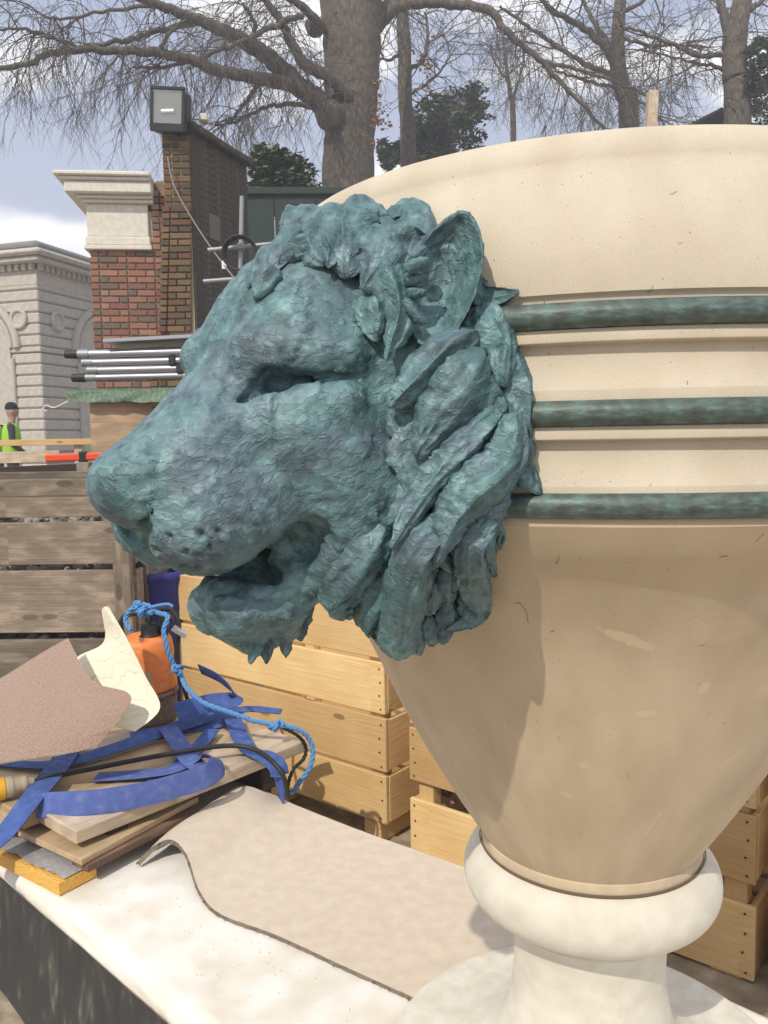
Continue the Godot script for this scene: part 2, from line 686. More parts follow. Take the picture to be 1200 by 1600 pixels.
func field(p0: Vector3, list: PackedInt32Array) -> float:
	var p := Vector3(p0.x, p0.y, absf(p0.z))
	var d := 1.0
	for q in list:
		var e := prim(q, p)
		var k := f_k[q]
		if f_cut[q] == 1:
			e = -e
			var h := k - absf(d - e)
			d = maxf(d, e)
			if h > 0.0:
				d += h * h / (4.0 * k)
		else:
			var h := k - absf(d - e)
			d = minf(d, e)
			if h > 0.0:
				d -= h * h / (4.0 * k)
	return d

func lion_field() -> void:
	var n0 := Vector3(0.284, -0.055, 0.048)
	var n1 := Vector3(0.287, -0.072, 0.035)
	var n2 := Vector3(0.287, -0.090, 0.016)
	# skull, brow, cheeks
	ell(Vector3(0.006, 0.150, 0), Vector3(0.112, 0.140, 0.118), 0.04)
	ell(Vector3(0.088, 0.138, 0), Vector3(0.078, 0.082, 0.085), 0.05)
	cap(Vector3(0.125, 0.095, 0), Vector3(0.255, -0.014, 0), 0.050, 0.042, 0.04)
	cap(Vector3(0.130, 0.090, 0.025), Vector3(0.250, -0.020, 0.022), 0.046, 0.042, 0.03)
	ell(Vector3(0.165, -0.008, 0.048), Vector3(0.092, 0.064, 0.050), 0.04)
	ell(Vector3(0.095, 0.030, 0.085), Vector3(0.085, 0.050, 0.060), 0.04)
	ell(Vector3(0.040, -0.040, 0.085), Vector3(0.105, 0.130, 0.085), 0.05)
	ell(Vector3(0.056, 0.166, 0.052), Vector3(0.064, 0.072, 0.062), 0.05)
	# brow ridge
	cap(Vector3(0.164, 0.124, 0.060), Vector3(0.078, 0.116, 0.134), 0.020, 0.019, 0.030)
	ell(Vector3(0.088, 0.128, 0.062), Vector3(0.060, 0.042, 0.050), 0.05)
	cap(Vector3(0.160, 0.058, 0.088), Vector3(0.085, 0.066, 0.138), 0.016, 0.018, 0.02)
	# nose, lips
	ell(Vector3(0.286, -0.030, 0), Vector3(0.053, 0.045, 0.051), 0.025)
	ell(Vector3(0.220, -0.074, 0.040), Vector3(0.072, 0.063, 0.061), 0.025)
	ell(Vector3(0.170, -0.060, 0.065), Vector3(0.080, 0.055, 0.050), 0.03)
	# jaw and beard
	cap(Vector3(0.060, -0.135, 0.060), Vector3(0.158, -0.186, 0.022), 0.046, 0.031, 0.03)
	ell(Vector3(0.170, -0.178, 0), Vector3(0.036, 0.026, 0.044), 0.02)
	cap(Vector3(0.160, -0.195, 0.012), Vector3(0.135, -0.238, 0.004), 0.034, 0.018, 0.02)
	cap(Vector3(0.135, -0.185, 0.030), Vector3(0.105, -0.228, 0.010), 0.030, 0.018, 0.02)
	# the tuft over the forehead
	cap(Vector3(-0.0315, 0.2966, 0.03), Vector3(-0.0118, 0.2664, 0.09), 0.022, 0.022, 0.03)
	cap(Vector3(0.1679, -0.1898, 0.02), Vector3(0.1382, -0.2231, 0.01), 0.036, 0.020, 0.02)
	cap(Vector3(0.1131, -0.1902, 0.035), Vector3(0.101, -0.2186, 0.025), 0.036, 0.020, 0.02)
	cap(Vector3(0.0209, 0.2728, 0.02), Vector3(0.0271, 0.249, 0.06), 0.022, 0.020, 0.03)
	# body of the mane
	ell(Vector3(-0.080, 0.024, 0), Vector3(0.120, 0.238, 0.260), 0.05)
	ell(Vector3(-0.030, 0.130, 0), Vector3(0.100, 0.180, 0.190), 0.05)
	ell(Vector3(-0.015, -0.085, 0.075), Vector3(0.080, 0.120, 0.110), 0.05)
	# eye sockets, mouth, nostrils
	cap(Vector3(0.192, 0.054, 0.064), Vector3(0.150, 0.084, 0.088), 0.005, 0.024, 0.005, true)
	cap(Vector3(0.150, 0.085, 0.092), Vector3(0.076, 0.089, 0.142), 0.014, 0.004, 0.007, true)
	cap(Vector3(0.140, 0.085, 0.070), Vector3(0.105, 0.087, 0.096), 0.014, 0.012, 0.008, true)
	# mouth: the gap between the lips, widening towards the corner, and the hollow behind it
	cap(Vector3(0.128, -0.098, 0.120), Vector3(0.205, -0.152, 0.070), 0.028, 0.011, 0.010, true)
	cap(Vector3(0.125, -0.108, 0.090), Vector3(0.195, -0.160, 0.030), 0.030, 0.011, 0.010, true)
	ell(Vector3(0.155, -0.138, 0.0), Vector3(0.062, 0.022, 0.072), 0.012, true, Basis(Vector3(0, 0, 1), 0.55))
	# lower lip, a thin raised edge
	cap(n0, n1, 0.007, 0.012, 0.004, true)
	cap(n1, n2, 0.012, 0.011, 0.005, true)
	cap(n2, Vector3(0.278, -0.108, -0.004), 0.010, 0.006, 0.006, true)

func all_prims() -> PackedInt32Array:
	var o := PackedInt32Array()
	for q in f_kind.size():
		o.append(q)
	return o

func near_prims(m: Vector3, rad: float) -> PackedInt32Array:
	var p := Vector3(m.x, m.y, absf(m.z))
	var o := PackedInt32Array()
	for q in f_kind.size():
		if prim(q, p) < rad * 1.35 + f_k[q] + 0.004 + (rad if m.z * m.z < rad * rad else 0.0):
			o.append(q)
	return o

# surface nets over the blocks that the surface crosses
func mesh_field(lo: Vector3, hi: Vector3, h: float, keep: Callable) -> Array:
	var bs := 8
	var nb := Vector3i(((hi - lo) / (h * bs)).ceil())
	var nx := nb.x * bs + 1
	var ny := nb.y * bs + 1
	var nz := nb.z * bs + 1
	var val := PackedFloat32Array()
	val.resize(nx * ny * nz)
	val.fill(9.0)
	var full := all_prims()
	var rad := h * bs * 0.87
	var active: Array[Vector3i] = []
	for bz in nb.z:
		for by in nb.y:
			for bxx in nb.x:
				var m := lo + (Vector3(bxx, by, bz) + Vector3(0.5, 0.5, 0.5)) * (h * bs)
				if not keep.call(m):
					continue
				if absf(field(m, full)) < rad * 1.3 + 0.01:
					active.append(Vector3i(bxx, by, bz))
	for b in active:
		var m := lo + (Vector3(b) + Vector3(0.5, 0.5, 0.5)) * (h * bs)
		var list := near_prims(m, rad)
		for z in range(b.z * bs, b.z * bs + bs + 1):
			for y in range(b.y * bs, b.y * bs + bs + 1):
				var row := (z * ny + y) * nx
				for x in range(b.x * bs, b.x * bs + bs + 1):
					if val[row + x] == 9.0:
						val[row + x] = field(lo + Vector3(x, y, z) * h, list)
	var at := PackedInt32Array()
	at.resize(nx * ny * nz)
	at.fill(-1)
	var v := PackedVector3Array()
	var cells: Array[int] = []
	var sy := nx
	var sz := nx * ny
	var corner := PackedInt32Array([0, 1, sy, sy + 1, sz, sz + 1, sz + sy, sz + sy + 1])
	var cpos := PackedVector3Array([Vector3(0, 0, 0), Vector3(1, 0, 0), Vector3(0, 1, 0), Vector3(1, 1, 0), Vector3(0, 0, 1), Vector3(1, 0, 1), Vector3(0, 1, 1), Vector3(1, 1, 1)])
	var edges := PackedInt32Array([0, 1, 2, 3, 4, 5, 6, 7, 0, 2, 1, 3, 4, 6, 5, 7, 0, 4, 1, 5, 2, 6, 3, 7])
	for b in active:
		for z in range(b.z * bs, b.z * bs + bs):
			for y in range(b.y * bs, b.y * bs + bs):
				var base := z * sz + y * sy
				for x in range(b.x * bs, b.x * bs + bs):
					var g := base + x
					var s0 := val[g] < 0.0
					if s0 == (val[g + 1] < 0.0) and s0 == (val[g + sy] < 0.0) and s0 == (val[g + sy + 1] < 0.0) and s0 == (val[g + sz] < 0.0) and s0 == (val[g + sz + 1] < 0.0) and s0 == (val[g + sz + sy] < 0.0) and s0 == (val[g + sz + sy + 1] < 0.0):
						continue
					var sum := Vector3.ZERO
					var cnt := 0
					for e in 12:
						var c0 := edges[e * 2]
						var c1 := edges[e * 2 + 1]
						var a := val[g + corner[c0]]
						var bb := val[g + corner[c1]]
						if (a < 0.0) != (bb < 0.0):
							sum += cpos[c0].lerp(cpos[c1], a / (a - bb))
							cnt += 1
					at[g] = v.size()
					cells.append(g)
					v.append(lo + (Vector3(x, y, z) + sum / cnt) * h)
	var idx := PackedInt32Array()
	for g in cells:
		var s0 := val[g] < 0.0
		for ax in 3:
			var d := 1 if ax == 0 else (sy if ax == 1 else sz)
			var s1 := val[g + d] < 0.0
			if s0 == s1:
				continue
			var u := sy if ax == 0 else (sz if ax == 1 else 1)
			var w := sz if ax == 0 else (1 if ax == 1 else sy)
			if g - u - w < 0:
				continue
			var q0 := at[g]
			var q1 := at[g - u]
			var q2 := at[g - u - w]
			var q3 := at[g - w]
			if q1 < 0 or q2 < 0 or q3 < 0:
				continue
			if s0:
				idx.append_array([q0, q2, q1, q0, q3, q2])
			else:
				idx.append_array([q0, q1, q2, q0, q2, q3])
	return [v, idx]

func normals_of(v: PackedVector3Array, idx: PackedInt32Array) -> PackedVector3Array:
	var n := PackedVector3Array()
	n.resize(v.size())
	var k := 0
	while k < idx.size():
		var a := idx[k]
		var b := idx[k + 1]
		var c := idx[k + 2]
		var nn := (v[c] - v[a]).cross(v[b] - v[a])
		n[a] += nn
		n[b] += nn
		n[c] += nn
		k += 3
	for q in n.size():
		n[q] = n[q].normalized()
	return n

# work a surface over with overlapping palette-knife dabs; returns the finished mesh with patina, and tone paler with dab height, in its vertex colours
var pat_a := noise(61, 9.0, 4)
var pat_b := noise(62, 38.0, 4)

func sculpt(v: PackedVector3Array, idx: PackedInt32Array, dabs: int, len_lo: float, len_hi: float, aspect: float, lift: float, flow: Callable, seed_: int, holes := PackedVector3Array()) -> ArrayMesh:
	var n := normals_of(v, idx)
	var r := RandomNumberGenerator.new()
	r.seed = seed_
	var hs := 0.02
	var bins := {}
	for q in v.size():
		var key := Vector3i((v[q] / hs).floor())
		if not bins.has(key):
			bins[key] = PackedInt32Array()
		bins[key].append(q)
	var disp := PackedFloat32Array()
	disp.resize(v.size())
	var tone := PackedFloat32Array()
	tone.resize(v.size())
	for d in dabs:
		var c := r.randi_range(0, v.size() - 1)
		var p0 := v[c]
		var n0 := n[c]
		var t: Vector3 = flow.call(p0)
		t = (t - n0 * t.dot(n0))
		if t.length_squared() < 1e-6:
			continue
		t = t.normalized().rotated(n0, r.randfn(0.0, 0.38))
		var b := n0.cross(t)
		var big := 1.0 if r.randf() < 0.8 else 1.6
		var ln := r.randf_range(len_lo, len_hi) * big
		var wd := ln * aspect * r.randf_range(0.7, 1.3)
		var hh := lift * r.randf_range(0.4, 1.3)
		var tn := r.randf_range(-1.0, 1.0)
		var slope := r.randf_range(-1.0, 1.0) * 0.4
		var under := disp[c]
		var rad := Vector3(ln, ln, ln)
		var k0 := Vector3i(((p0 - rad) / hs).floor())
		var k1 := Vector3i(((p0 + rad) / hs).floor())
		for kx in range(k0.x, k1.x + 1):
			for ky in range(k0.y, k1.y + 1):
				for kz in range(k0.z, k1.z + 1):
					var key := Vector3i(kx, ky, kz)
					if not bins.has(key):
						continue
					for q in bins[key]:
						var e := v[q] - p0
						var x := e.dot(t) / ln
						var y := e.dot(b) / wd
						var rr := x * x + y * y + 0.25 * x * y * y
						if rr < 1.0 and n[q].dot(n0) > 0.35:
							var edge := 1.0 - smoothstep(0.86, 1.0, rr)
							var hgt := hh * (0.5 + 0.5 * x + slope * y)
							disp[q] = lerpf(disp[q], under * 0.35 + hgt, edge)
							tone[q] = lerpf(tone[q], tn, edge * 0.75)
	for q in holes: # whisker pits
		var key := Vector3i((q / hs).floor())
		for kx in range(-1, 2):
			for ky in range(-1, 2):
				for kz in range(-1, 2):
					var kk := key + Vector3i(kx, ky, kz)
					if bins.has(kk):
						for w in bins[kk]:
							var dd := (v[w] - q).length() / 0.0050
							if dd < 1.0:
								disp[w] -= 0.007 * (1.0 - dd * dd)
	var o := PackedVector3Array()
	o.resize(v.size())
	for q in v.size():
		o[q] = v[q] + n[q] * disp[q]
	var n2 := normals_of(o, idx)
	var col := PackedColorArray()
	col.resize(v.size())
	for q in v.size():
		var p := v[q]
		var a := pat_a.get_noise_3dv(p)
		var b := pat_b.get_noise_3dv(p)
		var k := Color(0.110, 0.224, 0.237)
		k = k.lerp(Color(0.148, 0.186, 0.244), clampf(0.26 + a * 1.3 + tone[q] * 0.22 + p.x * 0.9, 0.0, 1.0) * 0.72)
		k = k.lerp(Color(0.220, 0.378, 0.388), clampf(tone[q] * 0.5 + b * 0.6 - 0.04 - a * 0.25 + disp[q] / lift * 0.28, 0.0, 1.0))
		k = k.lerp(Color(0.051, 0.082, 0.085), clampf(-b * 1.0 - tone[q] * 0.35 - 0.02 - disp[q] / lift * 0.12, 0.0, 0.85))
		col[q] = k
	var arr := []
	arr.resize(Mesh.ARRAY_MAX)
	arr[Mesh.ARRAY_VERTEX] = o
	arr[Mesh.ARRAY_NORMAL] = n2
	arr[Mesh.ARRAY_COLOR] = col
	arr[Mesh.ARRAY_INDEX] = idx
	var m := ArrayMesh.new()
	m.add_surface_from_arrays(Mesh.PRIMITIVE_TRIANGLES, arr)
	return m

func face_flow(p: Vector3) -> Vector3:
	# hair runs back from the nose, fanning up over the brow and down over the cheek
	var q := p - Vector3(0.26, -0.05, 0)
	return Vector3(-0.75, q.y * 2.2 + 0.12, p.z * 1.6)

var full_list := PackedInt32Array()

func snap(p: Vector3, lift: float) -> Vector3:
	for k in 4:
		var d := field(p, full_list) - lift
		var e := 0.004
		var g := Vector3(field(p + Vector3(e, 0, 0), full_list) - field(p - Vector3(e, 0, 0), full_list), field(p + Vector3(0, e, 0), full_list) - field(p - Vector3(0, e, 0), full_list), field(p + Vector3(0, 0, e), full_list) - field(p - Vector3(0, 0, e), full_list))
		if g.length_squared() < 1e-9:
			return p
		p -= g.normalized() * d * 0.9
	return p

# a lock of hair: a lens-shaped blade with a crest, swept along its line and drawn out to a point
func lock_mesh(pts: Array, w: float, th: float, seed_: int, blunt := 0.0, flow_out := Vector3.ZERO) -> ArrayMesh:
	var s := spline(pts, 10)
	var total := 0.0
	for k in s.size() - 1:
		total += (s[k + 1] - s[k]).length()
	var rows := maxi(12, int(total / 0.0042))
	var ring := maxi(20, int((w * 2.2 + th * 2.0) / 0.0042))
	var v := PackedVector3Array()
	var idx := PackedInt32Array()
	var nz := noise(seed_, 30.0, 3)
	var ph := float(seed_ % 17)
	var crest := 0.35 * sin(ph * 2.1)
	for k in rows + 1:
		var t := float(k) / rows
		var x := t * (s.size() - 1)
		var i0 := mini(int(x), s.size() - 2)
		var p := s[i0].lerp(s[i0 + 1], x - i0)
		var tg := (s[mini(i0 + 2, s.size() - 1)] - s[maxi(i0 - 1, 0)]).normalized()
		var out := flow_out if flow_out != Vector3.ZERO else Vector3(p.x + 0.10, p.y * 0.75 - 0.01, p.z * 1.1)
		out = (out - tg * out.dot(tg)).normalized()
		var side := tg.cross(out)
		var env := pow(sin(PI * pow(clampf(t * 0.93 + 0.04, 0.0, 1.0), 0.72)), 0.75) * (1.0 - blunt) + blunt * sqrt(maxf(0.0, 1.0 - pow(absf(2.0 * t - 1.0), 4.0)))
		var ww := w * 0.5 * maxf(env, 0.03) * (1.0 + 0.22 * nz.get_noise_2d(t * 0.13, 3.0) + 0.16 * nz.get_noise_2d(t * 0.5, 9.0))
		var tt := th * 0.5 * maxf(env, 0.04)
		for q in ring:
			var an := TAU * q / ring
			var ca := cos(an)
			var sa := sin(an)
			var ridge := 1.0 - absf(ca - crest) * 0.55
			var groove := (0.10 * sin(ca * 7.0 + ph + 3.5 * t) + 0.04 * sin(ca * 15.0 + ph * 2.0 - 5.0 * t)) * maxf(sa, 0.0)
			var z := signf(sa) * pow(absf(sa), 0.8) * (ridge + groove) * tt
			v.append(p + side * (ca * ww) + out * z)
	for k in rows:
		for q in ring:
			var a := k * ring + q
			var b := k * ring + (q + 1) % ring
			idx.append_array([a, a + ring, b, b, a + ring, b + ring])
	# close the ends
	for e in 2:
		var c := Vector3.ZERO
		for q in ring:
			c += v[(rows * ring if e == 1 else 0) + q]
		v.append(c / ring)
		for q in ring:
			var a := (rows * ring if e == 1 else 0) + q
			var b := (rows * ring if e == 1 else 0) + (q + 1) % ring
			if e == 0:
				idx.append_array([v.size() - 1, a, b])
			else:
				idx.append_array([v.size() - 1, b, a])
	var dir: Vector3 = (pts[pts.size() - 1] - pts[0]).normalized()
	return sculpt(v, idx, int(v.size() * 0.10), 0.008, 0.015, 0.6, 0.0032, func(_p: Vector3) -> Vector3: return dir, seed_)

func ear_mesh(mirror: bool) -> ArrayMesh:
	var s := 1.0 if mirror else -1.0
	var c: Vector3 = Vector3(-0.0056, 0.2082, -0.216)
	c.z = absf(c.z)
	var up := Vector3(-0.22, 0.93, 0.16).normalized()
	var open := Vector3(0.62, -0.02, 0.78)
	open = (open - up * open.dot(up)).normalized()
	var sd := up.cross(open)
	var nu := 90
	var nv := 56
	var v := PackedVector3Array()
	for r in nv:
		var t := float(r) / (nv - 1)
		var rho := t * 2.0 if t < 0.5 else 2.0 - t * 2.0
		var front := t < 0.5
		for q in nu:
			var an := TAU * q / nu
			var ca := cos(an)
			var sa := sin(an)
			var rx := 0.037 * (1.0 - 0.14 * clampf(sa, -1.0, 1.0) * absf(sa))
			var ry := 0.072 if sa > 0.0 else 0.090
			var bowl := (1.0 - pow(rho, 2.2))
			var dz := -0.034 * bowl if front else -0.058 * (1.0 - pow(rho, 3.0)) - 0.006
			if absf(t - 0.5) < 0.06:
				dz += 0.005 * (1.0 - absf(t - 0.5) / 0.06)
			# the rim curls forward along the back edge
			var curl := 0.020 * rho * rho * clampf(-ca, -0.6, 1.0)
			var p := c + sd * (ca * rx * rho) + up * (sa * ry * rho) + open * (dz + curl)
			v.append(Vector3(p.x, p.y, p.z * s))
	var idx := PackedInt32Array()
	for r in nv - 1:
		for q in nu:
			var a := r * nu + q
			var b := r * nu + (q + 1) % nu
			if not mirror:
				idx.append_array([a, a + nu, b, b, a + nu, b + nu])
			else:
				idx.append_array([a, b, a + nu, b, b + nu, a + nu])
	return sculpt(v, idx, 420, 0.009, 0.018, 0.5, 0.0028, func(_p: Vector3) -> Vector3: return up, 77)

func mesh_ball(r: float) -> ArrayMesh:
	var v := PackedVector3Array()
	var idx := PackedInt32Array()
	for y in 25:
		for x in 40:
			v.append(Vector3(sin(PI * (y + 0.01) / 24.02) * cos(TAU * x / 40), cos(PI * (y + 0.01) / 24.02), sin(PI * (y + 0.01) / 24.02) * sin(TAU * x / 40)) * r)
	for y in 24:
		for x in 40:
			var a := y * 40 + x
			var b := y * 40 + (x + 1) % 40
			idx.append_array([a, b, a + 40, b, b + 40, a + 40])
	return sculpt(v, idx, 20, 0.006, 0.012, 0.6, 0.0012, func(_p: Vector3) -> Vector3: return Vector3.UP, 5)

# small overlapping strokes of clay as relief
var dab_tone: ImageTexture
func dab_picture() -> ImageTexture:
	var w := 512
	var r := RandomNumberGenerator.new()
	r.seed = 91
	var hgt := PackedFloat32Array()
	hgt.resize(w * w)
	var ton := PackedFloat32Array()
	ton.resize(w * w)
	ton.fill(0.5)
	for d in 1300:
		var cx := r.randi_range(0, w - 1)
		var cy := r.randi_range(0, w - 1)
		var an := r.randfn(0.6, 0.42)
		var ln := r.randf_range(14, 40)
		var wd := ln * r.randf_range(0.25, 0.55)
		var ca := cos(an)
		var sa := sin(an)
		var slope := r.randf_range(-0.5, 0.5)
		var amp := r.randf_range(0.25, 0.8)
		var under := hgt[cy * w + cx] * 0.4
		var tn := r.randf()
		var m := int(ln) + 1
		for y in range(-m, m + 1):
			for x in range(-m, m + 1):
				var u := (x * ca + y * sa) / ln
				var v := (-x * sa + y * ca) / wd
				var rr := u * u + v * v + 0.3 * u * v * v
				if rr < 1.0:
					var e := 1.0 - smoothstep(0.80, 1.0, rr)
					var k := posmod(cy + y, w) * w + posmod(cx + x, w)
					hgt[k] = lerpf(hgt[k], under + amp * (0.5 + 0.5 * u + slope * v), e)
					ton[k] = lerpf(ton[k], tn, e * 0.8)
	var bytes := PackedByteArray()
	bytes.resize(w * w)
	for k in w * w:
		bytes[k] = int(clampf(hgt[k] * 210.0, 0.0, 255.0))
	var tb := PackedByteArray()
	tb.resize(w * w)
	for k in w * w:
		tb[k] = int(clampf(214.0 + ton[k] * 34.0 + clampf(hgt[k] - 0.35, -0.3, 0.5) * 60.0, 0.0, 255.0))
	dab_tone = ImageTexture.create_from_image(Image.create_from_data(w, w, false, Image.FORMAT_L8, tb))
	return ImageTexture.create_from_image(Image.create_from_data(w, w, false, Image.FORMAT_L8, bytes))

func ear_hair(ear: Node3D, mat: Material) -> void:
	for q in [[Vector3(0.0361, 0.2142, -0.21), 0.30, 0.034], [Vector3(0.0286, 0.2009, -0.2), 0.10, 0.032], [Vector3(0.0269, 0.1852, -0.2), 0.0, 0.028], [Vector3(0.0314, 0.1617, -0.2), -1.1, 0.040], [Vector3(0.023, 0.2296, -0.2), 0.6, 0.026]]:
		var p: Vector3 = q[0]
		var d: Vector3 = Vector3(-0.55, sin(q[1]), -0.4).normalized()
		part(ear, "ear_hair", lock_mesh([p - d * q[2] * 0.5, p, p + d * q[2] * 0.5], 0.020, 0.020, 7, 0.5), mat)

func make_lion() -> void:
	lion_field()
	full_list = all_prims()
	var bronze := StandardMaterial3D.new()
	bronze.vertex_color_use_as_albedo = true
	bronze.roughness = 0.52
	bronze.metallic = 0.12
	bronze.uv1_triplanar = true
	bronze.uv1_scale = Vector3(6.4, 6.4, 6.4)
	bronze.heightmap_enabled = true
	bronze.heightmap_texture = dab_picture()
	bronze.heightmap_scale = 0.21
	bronze.albedo_texture = dab_tone
	bronze.uv1_triplanar_sharpness = 5.0
	var lion := thing("lion_head", "green patinated bronze lion head with open mouth jutting from the urn", "sculpture", Vector3(-0.0713, 1.68, -1.1465))
	lion.basis = Basis(Vector3(-0.7431, 0, 0.6691), Vector3.UP, Vector3(-0.6691, 0, -0.7431))
	lion.basis = Basis(Vector3(-0.7431, 0, 0.6691), Vector3.UP, Vector3(-0.6691, 0, -0.7431))
	var got := mesh_field(Vector3(-0.16, -0.30, -0.30), Vector3(0.36, 0.36, 0.30), 0.0039, func(m: Vector3) -> bool: return m.x > -0.17 + 0.02)
	var holes := PackedVector3Array()
	for p in [Vector3(0.279, -0.084, -0.067), Vector3(0.256, -0.082, -0.091), Vector3(0.240, -0.080, -0.100), Vector3(0.278, -0.099, -0.044), Vector3(0.264, -0.099, -0.074), Vector3(0.246, -0.096, -0.090), Vector3(0.266, -0.113, -0.040), Vector3(0.258, -0.114, -0.060), Vector3(0.247, -0.115, -0.068)]:
		holes.append(snap(p, 0.0))
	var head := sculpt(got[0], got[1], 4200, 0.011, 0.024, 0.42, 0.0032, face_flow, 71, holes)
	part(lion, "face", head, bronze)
	var ear := part(lion, "ear", ear_mesh(false), bronze)
	ear_hair(ear, bronze)
	part(lion, "ear", ear_mesh(true), bronze)
	for side in [-1.0, 1.0]:
		var ball := mesh_ball(0.020)
		part(lion, "eye", ball, bronze, Transform3D(Basis.IDENTITY, Vector3(0.100, 0.080, 0.078 * side)))
	make_mane(lion, bronze)

